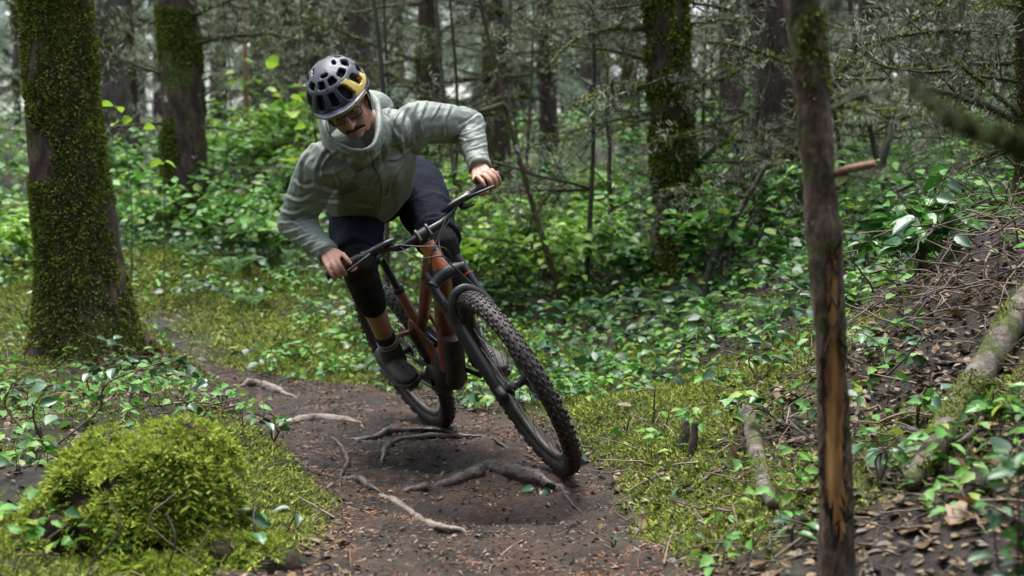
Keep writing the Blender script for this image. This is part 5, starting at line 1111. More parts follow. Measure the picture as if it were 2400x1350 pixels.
# ------------------------------------------------------------------ mossy stump, lower left
st_c = at(350, 1250, 3.78); zb = float(H(st_c[0], st_c[1])); e = empty('mossy_stump', (st_c[0], st_c[1], zb), 'low stump smothered in bright green feather moss at the lower left', 'stump')
sb = MB()
for c_, r_ in (((0, 0, .10), (.165, .16, .20)), ((.05, -.01, .20), (.125, .13, .12)), ((-.09, .02, .15), (.11, .12, .13)), ((.12, -.03, .08), (.085, .09, .17)), ((-.17, -.02, .04), (.11, .11, .10)), ((-.02, -.10, .06), (.12, .08, .12)), ((.03, .05, .24), (.09, .08, .08)), ((-.26, -.05, -.02), (.10, .10, .08)), ((.16, -.10, .0), (.08, .07, .09)), ((-.36, .03, -.03), (.13, .14, .09)), ((.02, -.2, -.05), (.16, .10, .09)), ((.25, -.02, -.05), (.10, .11, .09)), ((-.2, .15, .02), (.14, .12, .11))): ball(sb, c_, r_)
me = remeshed(sb, 'stump_core', .012, 2); v = co_of(me); nn = no_of(me); set_co(me, v+nn*(.045*fbm(v, 9, 3, 4)+.02*fbm(v, 22, 2, 5))[:, None])
m_stump = bark_moss('stump_wood', [(.006, .005, .004), (.03, .018, .011), (.10, .05, .025)], [(.010, .014, .004), (.025, .034, .006), (.05, .06, .010)], .52, .64, 5, 22)
me.materials.append(m_stump); inst(me, 'stump_core', e); e.scale = (1.2, 1.15, 1.08)
def surf_pts(V, n, g):
    a, b = V.shape[:2]; u = g.uniform(0, a-1.001, n); w = g.integers(0, b, n); i = u.astype(int); f = (u-i)[:, None]; h = g.uniform(0, 1, n)[:, None]
    P = (V[i, w]*(1-f)+V[i+1, w]*f)*(1-h)+(V[i, (w+1) % b]*(1-f)+V[i+1, (w+1) % b]*f)*h
    N = nrm(np.cross(V[i, (w+1) % b]-V[i, w], V[i+1, w]-V[i, w])); return P, N
def fronds(P, N, L, g, down, mb, nleaf=7, lw=.3, m=0, side=None):
    """feather-moss fronds: an arching stem of small side sprigs"""
    n = len(P); D0 = nrm(N*1.0+g.normal(0, .4, (n, 3))+np.array([0, 0, .25])); down = np.broadcast_to(down, (n,))
    R_ = g.normal(0, 1, (n, 3))
    for k in range(nleaf):
        t = (k+.6)/nleaf; C = P+D0*(L*t*(1-.35*down*t))[:, None]+np.array([0, 0, -1.])*(L*down*t*t)[:, None]; T_ = nrm(D0*(1-.7*down*t)[:, None]+np.array([0, 0, -2.])*(down*t)[:, None])
        B = nrm(np.cross(T_, R_))
        for s in (-1, 1):
            l = L*lw*(1.15-t*.75)*g.uniform(.7, 1.3, n); scatter(mb, SPRIG, C, nrm(T_*.8+B*s), nrm(np.cross(B, T_)+g.normal(0, .2, (n, 3))), l, l*.5, m)
g = np.random.default_rng(77); v = co_of(me); nn = no_of(me); idx = g.integers(0, len(v), 20000); P = v[idx]+g.normal(0, .004, (20000, 3)); N = nn[idx]
cl = fbm(P, 9, 3, 8); k = (cl*1.3+.55*N[:, 2]+.30*(P[:, 2]-.10)/.2-.25*np.clip(P[:, 0]-.08, 0, 1)/.1 > -.08) & (N[:, 1] < .6); P, N, cl = P[k][:9500], N[k][:9500], cl[k][:9500]
steep = 1-np.clip(N[:, 2], 0, 1); mb = MB(); L = g.uniform(.014, .034, len(P))*(1+1.2*steep)*(1+1.2*np.clip(cl, 0, .6)); fronds(P, N, L, g, .25+.75*steep, mb, 5, .36); mb.build('feather_moss', m_feather, e, False, 'stuff')
mb = MB()
for k in range(5):   # fallen bits and rootlets caught in the moss
    a = random.uniform(3.6, 5.6); p0 = np.array([.25*math.cos(a), .24*math.sin(a), random.uniform(.08, .25)]); tube(mb, spline([p0, p0+np.array([random.uniform(-.05, .05), -.03, -.06]), p0+np.array([random.uniform(-.08, .08), -.03, -.16])], 8), .0022, 5)
mb.build('rootlet', m_twig_i, e)['kind'] = 'stuff'
vt = v[(nn[:, 2] > .35)]; vi = vt[g.integers(0, len(vt), 130)]+np.array([0, 0, .018]); aa = g.uniform(0, 6.28, 130); ll_ = g.uniform(.012, .03, 130); mb = MB(); scatter(mb, LEAF, vi, np.stack([np.cos(aa), np.sin(aa), g.normal(0, .3, 130)], 1), np.stack([g.normal(0, .4, 130), g.normal(0, .4, 130), np.ones(130)], 1), ll_, ll_*.6); mb.build('caught_litter', m_leaf_dead, e, False, 'stuff')
# ------------------------------------------------------------------ moss carpet, needles, litter (stuff)
def area_pts(n, x0, x1, y0, y1, g): return g.uniform(x0, x1, n), y0*(y1/y0)**g.uniform(0, 1, n)
def surf(x, y): return np.stack([x, y, H(x, y)], 1)
g = np.random.default_rng(90); x, y = area_pts(520000, -4.4, 2.3, 3.3, 10, g); mk = moss_amount(x, y); k = g.uniform(0, 1, len(x)) < np.clip(mk*1.9-.35, 0, 1); x, y = x[k], y[k]
P = surf(x, y); n = len(P); L = g.uniform(.008, .022, n)*np.interp(y, [3.3, 6, 9.5], [1, 1.15, 1.7]); D = nrm(np.stack([g.normal(0, .8, n), g.normal(0, .8, n), g.uniform(.25, 1, n)], 1)); bump = .018*np.maximum(fbm(P[:, :2], 14, 2, 4), -.3)
mb = MB(); scatter(mb, BLADE, P+np.array([0, 0, .002])+np.stack([0*bump, 0*bump, np.maximum(bump, 0)], 1), D, nrm(g.normal(0, 1, (n, 3))+np.array([0, 0, .8])), L*1.1, L*.45); tag(mb.build('moss_carpet', m_moss, None, False), 'yellow green moss carpet on the banks beside the trail', 'moss', kind='stuff')
x, y = area_pts(60000, -1.7, 1.2, 3.2, 8, g); d = trail_d(x, y); k = (d < .25) & (fbm(np.stack([x, y], 1), 3, 3, 55)+.15-.6*np.maximum(d, 0)+g.normal(0, .12, len(x)) > 0); P = surf(x[k], y[k]); n = len(P); a = g.uniform(0, 6.28, n)
mb = MB(); scatter(mb, BLADE, P+np.array([0, 0, .003]), np.stack([np.cos(a), np.sin(a), g.normal(.05, .15, n)], 1), np.stack([g.normal(0, .3, n), g.normal(0, .3, n), np.ones(n)], 1), g.uniform(.012, .030, n), .0034); tag(mb.build('fallen_needles', m_needle, None, False), 'rusty fallen needles scattered over the trail mud', 'needles', kind='stuff')
# small leaf litter and twig crumbs
x, y = area_pts(46000, -2.8, 2.8, 3.1, 9, g); d = trail_d(x, y); w = .25+.9*np.exp(-((x-1.4)/1.0)**2-((y-4.4)/1.3)**2)+.35*np.exp(-((x+1.6)/.6)**2-((y-6)/.7)**2)-.5*moss_amount(x, y); k = (d > .02) & (g.uniform(0, 1, len(x)) < w); P = surf(x[k], y[k]); n = len(P); a = g.uniform(0, 6.28, n)
l = g.uniform(.012, .042, n); mb = MB(); scatter(mb, LEAF, P+np.array([0, 0, .006]), np.stack([np.cos(a), np.sin(a), g.normal(.1, .3, n)], 1), np.stack([g.normal(0, .5, n), g.normal(0, .5, n), np.ones(n)], 1), l, l*1.2); tag(mb.build('leaf_litter', m_leaf_dead, None, False), 'small brown leaf litter covering the forest floor', 'leaf litter', kind='stuff')
x, y = area_pts(2600, -2.8, 2.8, 3.1, 9, g); d = trail_d(x, y); k = (d > .0) & (g.uniform(0, 1, len(x)) < .25+.75*np.exp(-((x-1.3)/.9)**2-((y-4.4)/1.4)**2)+.9*np.exp(-((x+1.7)/.8)**2-((y-6)/1.0)**2)); P = surf(x[k], y[k]); mb = MB()
for p in P:
    a = g.uniform(0, 6.28); l = g.uniform(.05, .20); dv = np.array([math.cos(a), math.sin(a), g.normal(.05, .15)]); q = p+np.array([0, 0, .012]); tube(mb, np.array([q, q+dv*l*.5+g.normal(0, .012, 3), q+dv*l+g.normal(0, .015, 3)]), np.array([.0026, .0022, .0012])*g.uniform(.7, 1.6), 4, 0, False)
tag(mb.build('twig_litter', m_twig_i, None, True), 'tangle of fine dry twigs strewn over the banks', 'twigs', kind='stuff')
x, y = area_pts(16000, -1.7, 1.0, 3.2, 8, g); k = trail_d(x, y) < .15; P = surf(x[k], y[k]); n = len(P); a = g.uniform(0, 6.28, n); l = g.uniform(.006, .024, n); mb = MB()
scatter(mb, SPRIG, P+np.array([0, 0, .003]), np.stack([np.cos(a), np.sin(a), g.normal(.1, .25, n)], 1), np.stack([g.normal(0, .5, n), g.normal(0, .5, n), np.ones(n)], 1), l, l*.9); m_chip = mat('bark_chip', [(.010, .007, .006), (.035, .022, .015), (.10, .055, .03), (.22, .15, .10)], .5, island=True); tag(mb.build('bark_chips', m_chip, None, False), 'small bark chips and trodden leaf bits on the trail', 'bark chips', kind='stuff')
# mud crumbs on the trail
x, y = area_pts(5000, -1.6, .6, 3.2, 7.6, g); k = trail_d(x, y) < -.02; P = surf(x[k], y[k]); mb = MB(); tv = np.array([[1, 0, 0], [-.5, .8, 0], [-.5, -.8, 0], [0, 0, .8]]); n = len(P); s = g.uniform(.002, .009, n)
V_ = (tv[None]*s[:, None, None]*g.uniform(.6, 1.4, (n, 4, 1))+P[:, None]); F_ = (np.array([[0, 1, 3], [1, 2, 3], [2, 0, 3]])[None]+(np.arange(n)*4)[:, None, None]).reshape(-1, 3); mb.add(V_.reshape(-1, 3), F_); m_crumb = mat('mud_crumb', [(.012, .009, .007), (.03, .02, .015), (.06, .04, .028)], .7, island=True); tag(mb.build('mud_crumbs', m_crumb, None, False), 'dark crumbs of mud and bark scattered on the trail', 'mud', kind='stuff')
# ------------------------------------------------------------------ ground cover (stuff) : whorls of leaves on short stems
def cover(n0, x0, x1, y0, y1, seed, dens, hgt, leaf, K, tm, mt, name, label, tilt=(.0, .35), yfun=None):
    g = np.random.default_rng(seed); x, y = area_pts(n0, x0, x1, y0, y1, g) if y0 > 0 else (g.uniform(x0, x1, n0), g.uniform(y0, y1, n0))
    k = (np.abs(x) < .42*y+.8) & (trail_d(x, y)+.22*fbm(np.stack([x, y], 1), 2.5, 2, 99) > .06) & (g.uniform(0, 1, n0) < dens(x, y)); x, y = x[k], y[k]; B = surf(x, y); n = len(B); h = g.uniform(*hgt, n)*(yfun(x, y) if yfun else 1)
    top = B+np.stack([g.normal(0, .25, n)*h, g.normal(0, .25, n)*h, h], 1); mb = MB()
    scatter(mb, BLADE, B, top-B, np.stack([np.zeros(n), -np.ones(n), np.zeros(n)], 1), np.linalg.norm(top-B, axis=1), .004, 1)
    a0 = g.uniform(0, 6.28, n)
    for j in range(K):
        on = g.uniform(0, 1, n) < .88; a = a0+6.283*j/K+g.normal(0, .35, n); el = g.uniform(*tilt, n)-g.uniform(0, .5, n); D = np.stack([np.cos(a)*np.cos(el), np.sin(a)*np.cos(el), np.sin(el)], 1); l = g.uniform(*leaf, n)
        st_ = top+np.stack([g.normal(0, .012, n), g.normal(0, .012, n), -g.uniform(0, .3, n)*h*(j % 2)], 1)+D*(l*.25)[:, None]
        N = nrm(np.stack([g.normal(0, .5, n), g.normal(0, .5, n)-.15, np.ones(n)], 1)); scatter(mb, tm, st_[on], D[on], N[on], l[on], l[on]*g.uniform(.85, 1.15, n)[on])
    o = mb.build(name, [mt, m_stem], None, True); return tag(o, label, 'ground cover', kind='stuff')
def d_right(x, y):
    return np.clip(sstep(5.9, 6.6, y+.25*fbm(np.stack([x, y], 1), 1.5, 2, 3))*(x > -1.3)+.22*(x > .3)*(y < 6.2)*(fbm(np.stack([x, y], 1), 2, 2, 7) > .05)+.30*(x > 1.05)*(y < 7)*(np.hypot(x-1.62+(4.9-y)*.35, (y-4.6)*.35) > .28)*(fbm(np.stack([x, y], 1), 2, 2, 7) > -.15)+sstep(8.2, 9.2, y)*(x < -1.0)*.8+.30*(x < -1.0)*(y < 8), 0, 1)
cover(18500, -5, 6, 3.4, 13, 501, d_right, (.02, .13), (.030, .062), 3, LEAF_S, m_leaf, 'ground_cover', 'low carpet of small green bramble leaves covering the slope behind the rider', (-.05, .35))
cover(3600, -5, 6, 3.4, 12, 502, lambda x, y: d_right(x, y)*.85*np.where(((x < -.9) & (y < 8.2)) | (y < 5.6), .2, 1), (.03, .18), (.040, .075), 5, LEAF_B, m_leaf_wet, 'waxy_ground_cover', 'wet waxy leaves glinting pale among the green ground cover', (-.1, .3))
cover(8000, -8, 9, 9.5, 19, 503, lambda x, y: .55+.4*fbm(np.stack([x, y], 1), .8, 2, 5), (.10, .55), (.05, .09), 4, ROUND, m_leaf, 'understory', 'blurred green understory leaves between the far trunks', (-.1, .4))
# ------------------------------------------------------------------ shrubs with light green leaves
def shrub(name, label, base, hgt, rad, n_st, n_lf, leaf, mt, tm, group, seed, lean=(0, 0), flat=True, cat='shrub'):
    g = np.random.default_rng(seed); e = empty(name, base, label, cat, group); mb = MB(); tips = []
    for k in range(n_st):
        a = g.uniform(0, 6.28); r = rad*math.sqrt(g.uniform(.05, 1)); h = hgt*g.uniform(.55, 1); T_ = np.array([r*math.cos(a)+lean[0]*h, r*math.sin(a)+lean[1]*h, h]); P = spline(np.array([[r*.15*math.cos(a), r*.15*math.sin(a), -.03], T_*.5+np.array([0, 0, .08*h])+g.normal(0, .04*hgt, 3), T_]), 9); tube(mb, P, np.linspace(.0055, .0018, 9)*(.6+hgt*.5), 5, 0, False)
        for j in range(3):
            i = g.integers(4, 9); d = nrm(g.normal(0, 1, 3)*np.array([1, 1, .35])); Q = P[i]+d*np.linspace(0, hgt*.28, 5)[:, None]; tube(mb, Q, np.linspace(.002, .001, 5)*(.6+hgt*.5), 4, 0, False); tips.extend(Q[1:])
        tips.extend(P[4:])
    mb.build('stems', m_stem, e)['kind'] = 'stuff'; tips = np.array(tips); idx = g.integers(0, len(tips), n_lf); P = tips[idx]+g.normal(0, leaf*.5, (n_lf, 3)); a = g.uniform(0, 6.28, n_lf); D = np.stack([np.cos(a), np.sin(a), g.normal(-.12, .2, n_lf)], 1); N = np.stack([g.normal(0, .35, n_lf), g.normal(-.15, .35, n_lf), np.ones(n_lf)], 1); l = leaf*g.uniform(.6, 1.25, n_lf); mb = MB(); scatter(mb, tm, P, D, N, l); mb.build('leaves', mt, e)['kind'] = 'stuff'; return e
SH = [ (1040, 470, 9.3, .50, .30, 'yellow green leafy shrub just right of the rider\'s hip'), (1110, 490, 9.6, .42, .30, 'light green shrub below the rider\'s left hand'), (1230, 480, 10, .42, .32, 'light green shrub with a few orange leaves right of the left hand'), (1350, 480, 10.4, .45, .34, 'light green shrub left of the bare crooked sapling'), (1450, 500, 10.6, .42, .30, 'light green shrub at the foot of the right mossy tree, far side'),
      (520, 420, 12.5, .75, .42, 'leafy shrub right of the reddish moss banded trunk'), (600, 380, 13, .95, .45, 'tall bright shrub between the reddish trunk and the rider'), (665, 330, 13.2, 1.2, .42, 'tallest light green shrub left of the rider\'s helmet'), (700, 440, 11.5, .55, .35, 'leafy shrub behind the rider\'s right shoulder'), (560, 520, 10.6, .4, .32, 'low leafy shrub left of the rider\'s right elbow'), (320, 400, 12.8, .65, .4, 'leafy shrub between the big mossy tree and the reddish trunk'), (310, 480, 11.4, .4, .3, 'low shrub at the foot of the dark pair of trunks'), (640, 560, 10, .35, .3, 'low green plant behind the rider\'s right forearm')]
for k, (px, py, Yd, h, r, lab) in enumerate(SH):
    b = at(px, py, Yd); b[2] = float(H(b[0], b[1])); shrub('shrub', lab, b, h, r, 7, int(170*h/.5), .075 if k < 5 else .085, m_leaf_light if k in (0, 1, 2, 3, 6, 7) else m_leaf, ROUND, 'leafy shrubs behind the rider', 600+k)
g5 = np.random.default_rng(62)
MORE = [(x, y, Yd) for x, y, Yd in ((500, 330, 14.5), (545, 300, 15), (625, 300, 14.8), (700, 300, 14), (720, 380, 12.6), (480, 480, 11), (600, 470, 11.2), (660, 500, 10.8), (580, 560, 9.9), (1000, 420, 11), (1075, 440, 10.4), (1170, 450, 10.8), (1290, 460, 11.4), (1400, 450, 11.8), (1180, 540, 9.6), (1300, 540, 9.7), (1420, 560, 9.4), (1500, 600, 9.0), (1250, 600, 9.0), (1680, 560, 9.2), (1740, 600, 8.6), (1700, 680, 8.0), (2040, 640, 7.0), (2110, 620, 7.4), (2320, 600, 6.6), (2200, 580, 7.6), (340, 560, 10.6), (20, 560, 10), (70, 620, 9.4))]
for k, (px, py, Yd) in enumerate(MORE):
    b = at(px, py, Yd); b[2] = float(H(b[0], b[1])); h = g5.uniform(.32, .62)*(1.25 if px < 760 and py < 400 else 1); lt = k % 3 != 2 and px < 1600
    shrub('shrub', ('light green bush ' if lt else 'deep green bush ')+('left of the rider' if px < 800 else 'right of the rider' if px < 1600 else 'around the peeled pole')+', '+ordn(sorted([q[0] for q in MORE if (q[0] < 800) == (px < 800) and (q[0] < 1600) == (px < 1600)]).index(px))+' from the left', b, h, h*.75, 7, int(230*h/.5), g5.uniform(.055, .09), m_leaf_light if lt else m_leaf, ROUND if k % 2 else LEAF_S, 'understory bushes '+('left' if px < 800 else 'right' if px < 1600 else 'by the pole'), 1600+k)
# glossy shrub at right: every leaf an object
LEAFM = [MB().add(*ROUND).mesh('leaf', m_leaf_shrub), MB().add(*LEAF).mesh('leaf', m_leaf_shrub)]
def leaf_fine(w, tm):
    t = np.linspace(0, 1, 9); hw = w*np.sin(np.pi*t**.8)**.8; V_ = []; F_ = []
    for k, tt in enumerate(t):
        for s in (-1, -.5, 0, .5, 1): V_.append([tt+.05*abs(s), s*hw[k]*(1+.07*(-1)**k*(abs(s) == 1)), .16*abs(s)*hw[k]*2-.22*tt**2+.010*math.sin(9*tt+3*s)])
    for k in range(8):
        for j in range(4): F_.append([k*5+j, k*5+j+1, k*5+j+6, k*5+j+5])
    return MB().add(V_, F_).mesh('leaf', tm)
LF = leaf_fine(.27, m_leaf_shrub); m_leaf_wetS = mat('leaf_waxy_single', [(.018, .060, .024), (.03, .095, .036), (.055, .15, .05)], .30, objvar=True, spec=.55); LFW = leaf_fine(.30, m_leaf_wetS)
def leafy_plant(name, label, base, stems, leaf, n_each, seed, me, group=None, cat='plant', spread=.35):
    """stems: list of polylines (world); each leaf becomes its own child"""
    g = np.random.default_rng(seed); e = empty(name, base, label, cat, group); off = np.array(base, float)
    for P in stems:
        P = spline(np.array(P, float)-off, 14); mb = MB(); tube(mb, P, np.linspace(.0042, .0015, 14), 6, 0, False); mb.build('stem', m_stem, e)
        for k in range(n_each):
            i = int(np.clip(g.uniform(.30, 1)**.8*13, 0, 13)); a = g.uniform(0, 6.28); d = np.array([math.cos(a), math.sin(a), g.uniform(-.6, .35)]); l = leaf*g.uniform(.65, 1.2)
            q = Vector(nrm(d)).to_track_quat('X', 'Z'); o = inst(me[k % len(me)], 'leaf', e, P[i]+d*.012, None, l); o.rotation_euler = (q.to_matrix()@Matrix.Rotation(g.normal(0, .6), 3, 'X')).to_euler()
    return e
b = at(2160, 640, 5.6); b[2] = float(H(b[0], b[1]))
def stem_to(px, py, Yd, b, j=.05): t = at(px, py, Yd); return [b+np.array([random.uniform(-j, j), random.uniform(-j, j), -.02]), (b+t)/2+np.array([random.uniform(-j, j), random.uniform(-j, j), .03]), t]
leafy_plant('glossy_shrub', 'glossy green broadleaf shrub in front of the dark tangle right of the peeled pole', b, [stem_to(px, py, Yd, b) for px, py, Yd in ((2230, 375, 5.5), (2100, 440, 5.6), (2060, 470, 5.5), (2190, 450, 5.4), (2260, 480, 5.5), (2150, 500, 5.2), (2040, 520, 5.7), (2240, 540, 5.3), (2300, 530, 5.8), (2000, 560, 5.8), (2120, 570, 5.3))], .095, 12, 700, [LF, LFW, LF], cat='shrub')
b = at(2420, 1330, 2.7); b[2] = float(H(b[0], b[1]))
leafy_plant('glossy_shrub', 'blurred glossy leaves close to the camera at the lower right edge', b, [stem_to(px, py, Yd, b, .03) for px, py, Yd in ((2385, 1030, 2.7), (2400, 1100, 2.6), (2370, 1190, 2.65), (2330, 1130, 2.8), (2420, 1010, 2.6))], .055, 9, 701, [LFW, LF], cat='shrub')
b = at(2330, 1010, 3.9); b[2] = float(H(b[0], b[1])); leafy_plant('glossy_shrub', 'bright leaf sprig in front of the fallen log', b, [stem_to(px, py, Yd, b, .03) for px, py, Yd in ((2290, 960, 3.8), (2350, 910, 3.9), (2370, 960, 3.8))], .075, 5, 702, [LF])
PL = [(1780, 900, .16, 'waxy plant with pale leaves on the bank left of the peeled pole'), (1750, 985, .10, 'small waxy plant above the short mossy log'), (1850, 1010, .12, 'waxy heart leaved plant touching the peeled pole'), (290, 890, .22, 'leafy seedling in front of the big mossy tree\'s foot'), (235, 960, .20, 'leafy seedling rising behind the mossy stump'), (520, 960, .16, 'silvery trailing plant at the left lip of the trail'), (440, 1010, .12, 'waxy plant behind the mossy stump'), (640, 1040, .12, 'low plant with pale leaves on the trail\'s left verge'), (90, 1290, .14, 'dark glossy plant in the lower left corner beside the stump'), (640, 1300, .14, 'glossy plant right of the mossy stump at the bottom edge'), (110, 1060, .24, 'leafy stems left of the mossy stump'), (1590, 1160, .05, 'single round leaf plant beside the broken stick'), (50, 960, .12, 'waxy plant at the left edge below the big tree'), (1860, 1290, .10, 'small plant at the bottom beside the pole\'s foot'), (1435, 1290, .05, 'tiny seedling at the bottom right of the trail'), (1265, 1155, .02, 'tiny pale leaves lying by the thick root'), (450, 720, .20, 'broad leaved plant behind the big tree on the right'), (60, 760, .2, 'waxy plant at the left edge behind the big tree'), (1680, 690, .22, 'leafy plant at the foot of the right mossy tree'), (1330, 1085, .05, 'small green leaf sprig beside the front tyre'), (1640, 830, .12, 'leafy runner on the bank above the moss'), (2080, 880, .14, 'green leafy plant right of the pole on the bank'), (2150, 1000, .12, 'low leafy plant left of the fallen log'), (2060, 1130, .12, 'leafy plant right of the pole beside the log\'s low end')]
for k, (px, py, h, lab) in enumerate(PL):
    b = ground_at(px, py); g2 = np.random.default_rng(800+k); ns = 3 if h > .08 else 2
    leafy_plant('ground_plant', lab, b, [[b, b+np.array([g2.normal(0, .4), g2.normal(0, .4), .6])*h, b+np.array([g2.normal(0, .7), g2.normal(0, .6), 1])*h] for _ in range(ns)], .045 if h < .08 else .055, 4 if h > .08 else 2, 800+k, [LFW, LF] if k % 3 else [LFW], 'single plants on the banks')
# vivid leaves seen in the air on thin stems
for px, py, Yd, s, lab in ((652, 116, 9.5, .11, 'round translucent green leaf on a thin stem left of the helmet'), (255, 170, 8.2, .085, 'bright leaves on a thin twig at the right edge of the big mossy tree'), (335, 150, 8.6, .08, 'autumn red and green leaves on a twig between the two left trunks')):
    t = at(px, py, Yd); b = t.copy(); b[0] += .1; b[2] = float(H(b[0], b[1])); leafy_plant('twig_with_leaves', lab, b, [[b, (b+t)/2+np.array([.06, 0, .1]), t]], s, 5, int(px), [leaf_fine(.42, m_leaf_light)], cat='twig')
# ------------------------------------------------------------------ ferns
def fern(label, base, n_fr, L, seed, up=.55):
    g = np.random.default_rng(seed); e = empty('fern', base, label, 'fern', 'ferns on the slope')
    for k in range(n_fr):
        a = 6.283*k/n_fr+g.normal(0, .3); l = L*g.uniform(.7, 1.1); t = np.linspace(0, 1, 22); r = np.array([math.cos(a), math.sin(a), 0]); P = r*(t*l*.9)[:, None]+np.array([0, 0, 1.])*(l*up*np.sin(t*2.2)*.75)[:, None]; mb = MB(); tube(mb, P, np.linspace(.0022, .0008, 22), 4, 0, False); T_ = nrm(np.gradient(P, axis=0)); w = l*.20*np.sin(np.pi*np.clip(t*.9+.1, 0, 1))**.8
        for s in (-1, 1):
            B = np.cross(T_, [0, 0, 1])*s; scatter(mb, SPRIG, P[2:], nrm(B+T_*.35+np.array([0, 0, -.12]))[2:], np.broadcast_to(np.array([0, 0, 1.]), (20, 3)), w[2:], w[2:]*.33)
        mb.build('frond', m_fern, e)
for k, (px, py, n_, L_, lab) in enumerate([(1560, 810, 7, .22, 'small pale fern on the bank right of the front wheel'), (1330, 740, 7, .26, 'pale fern on the slope right of the fork'), (1460, 690, 6, .24, 'fern half hidden in ground cover left of the right mossy tree'), (1690, 780, 7, .26, 'fern on the bank left of the peeled pole'), (1180, 640, 6, .28, 'fern behind the handlebar on the slope'), (620, 620, 6, .26, 'fern in the cover behind the rider\'s right hand'), (1330, 940, 4, .10, 'tiny pale fern at the edge of the trail by the tyre')]):
    fern(lab, ground_at(px, py), n_, L_, 900+k)
g6 = np.random.default_rng(63)
for k in range(26):
    side = k % 3; px = [g6.uniform(1080, 1500), g6.uniform(1500, 1880), g6.uniform(420, 700)][side]; py = [g6.uniform(600, 790), g6.uniform(640, 820), g6.uniform(560, 760)][side]; fern(['arching fern on the slope right of the rider, ', 'arching fern on the bank left of the peeled pole, ', 'arching fern behind the trail left of the rider, '][side]+ordn(k//3)+' planted outward', ground_at(px, py), 6, g6.uniform(.16, .30), 960+k, .6)
b = at(1985, 420, 9.0); b[2] = float(H(b[0], b[1])); fern('tall blurred fern fronds in the tangle right of the peeled pole', b, 9, .6, 950, .9)
b = at(2080, 360, 10.0); b[2] = float(H(b[0], b[1])); fern('tall blurred fern fronds below the crossing limbs at right', b, 9, .75, 951, .9)
# ------------------------------------------------------------------ logs and sticks
def log(name, label, pts, wd, mt, lift=.4, moss=0, n=40, sides=20, rough=.12, cat='log', caps=True, raw=None):
    P = ground_path(pts, 0, n) if raw is None else spline(np.array(raw), n); w = spline(np.array(wd, float)[:, None], n)[:, 0]/2*P[:, 1]/FPX
    if raw is None:
        kz = np.ones(7)/7; P[:, 2] = np.convolve(np.pad(P[:, 2], 3, 'edge'), kz, 'valid'); P[:, 2] += w*lift
    base = P[n//2].copy(); e = empty(name, base, label, cat); Q = P-base; V, F, C = tube_arr(Q, w, sides); c = np.repeat(Q, sides, 0); V[:len(c)] = c+(V[:len(c)]-c)*(1+rough*fbm(V[:len(c)]+base, 16, 3, 4))[:, None]
    mb = MB(); mb.v.append(V); mb.n = len(V); mb.f.append((F, 0)); mb.f.append((C, 0)); mb.build('stem', mt, e)
    if moss:
        Vg = V[:len(c)].reshape(n, sides, 3); N = nrm(Vg-Q[:, None]); moss_on(Vg, N, moss, .01, 3, (.007, .018), m_moss, e, front=False, cut=.08, sc=5, droop=-.1)
    return e
m_log = bark_moss('log_bark', [(.03, .024, .018), (.10, .085, .07), (.22, .19, .16)], MOSSC, .50, .60, 5, 28, (.20, .075, .04))
log('fallen_log', 'grey mossy fallen log slanting down from the right edge', [(2440, 690), (2385, 770), (2330, 860), (2285, 930), (2240, 1000), (2185, 1085), (2130, 1160)], [64, 68, 70, 70, 66, 58, 40], m_log, 1.0, 5000)
log('short_log', 'short weathered log with a mossy end left of the peeled pole', [(1752, 985), (1765, 1040), (1776, 1095), (1790, 1150), (1812, 1200)], [38, 40, 40, 38, 30], m_log, .9, 500)
log('broken_stick', 'broken brown stick lying in front of the short log', [(1605, 1160), (1650, 1130), (1702, 1096)], [9, 11, 10], m_root, 1.0, cat='stick', n=16, sides=10)
log('broken_branch', 'brown broken branch stub near the fallen log', [(2100, 1010), (2150, 1020), (2190, 1040)], [14, 18, 20], m_root, 1.0, cat='stick', n=14, sides=10)
log('dark_stick', 'dark stick leaning against the fallen log', [(2240, 1060), (2290, 1010), (2310, 970)], [16, 15, 12], m_root, 1.4, cat='stick', n=14, sides=10)
log('pale_stick', 'pale curved stick at the bottom right of the pole', [(2018, 1308), (2060, 1296), (2098, 1300)], [8, 11, 9], m_root_pale, 1.0, cat='stick', n=14, sides=10)
log('horizontal_stick', 'straight brown stick pointing left from the twig heap', [(2192, 858), (2250, 856), (2300, 852)], [9, 10, 9], m_root, 1.2, cat='stick', n=14, sides=10)
log('reddish_branch', 'long thin reddish branch lying on the bank beside the small pale fern', [(1570, 808), (1650, 795), (1760, 790), (1830, 792)], [6, 7, 6, 4], m_root, 1.2, cat='stick', n=18, sides=8)
for k, (px, py) in enumerate(((1598, 1060), (1618, 1065), (1525, 1010))):
    b = ground_at(px, py); log('rotten_stub', ['dark rotten stub standing on the mossy bank', 'second dark stub beside the rotten stub on the bank', 'thin black dead shoot standing on the moss bank'][k], None, [30 if k < 2 else 7, 24 if k < 2 else 5, 12 if k < 2 else 3], m_bark_dark, 0, 60 if k == 0 else 0, 16, 14, .4, 'stub', raw=[b+np.array([0, 0, -.04]), b+np.array([.01, 0, .05]), b+np.array([.015, .0, .11 if k < 2 else .16])])
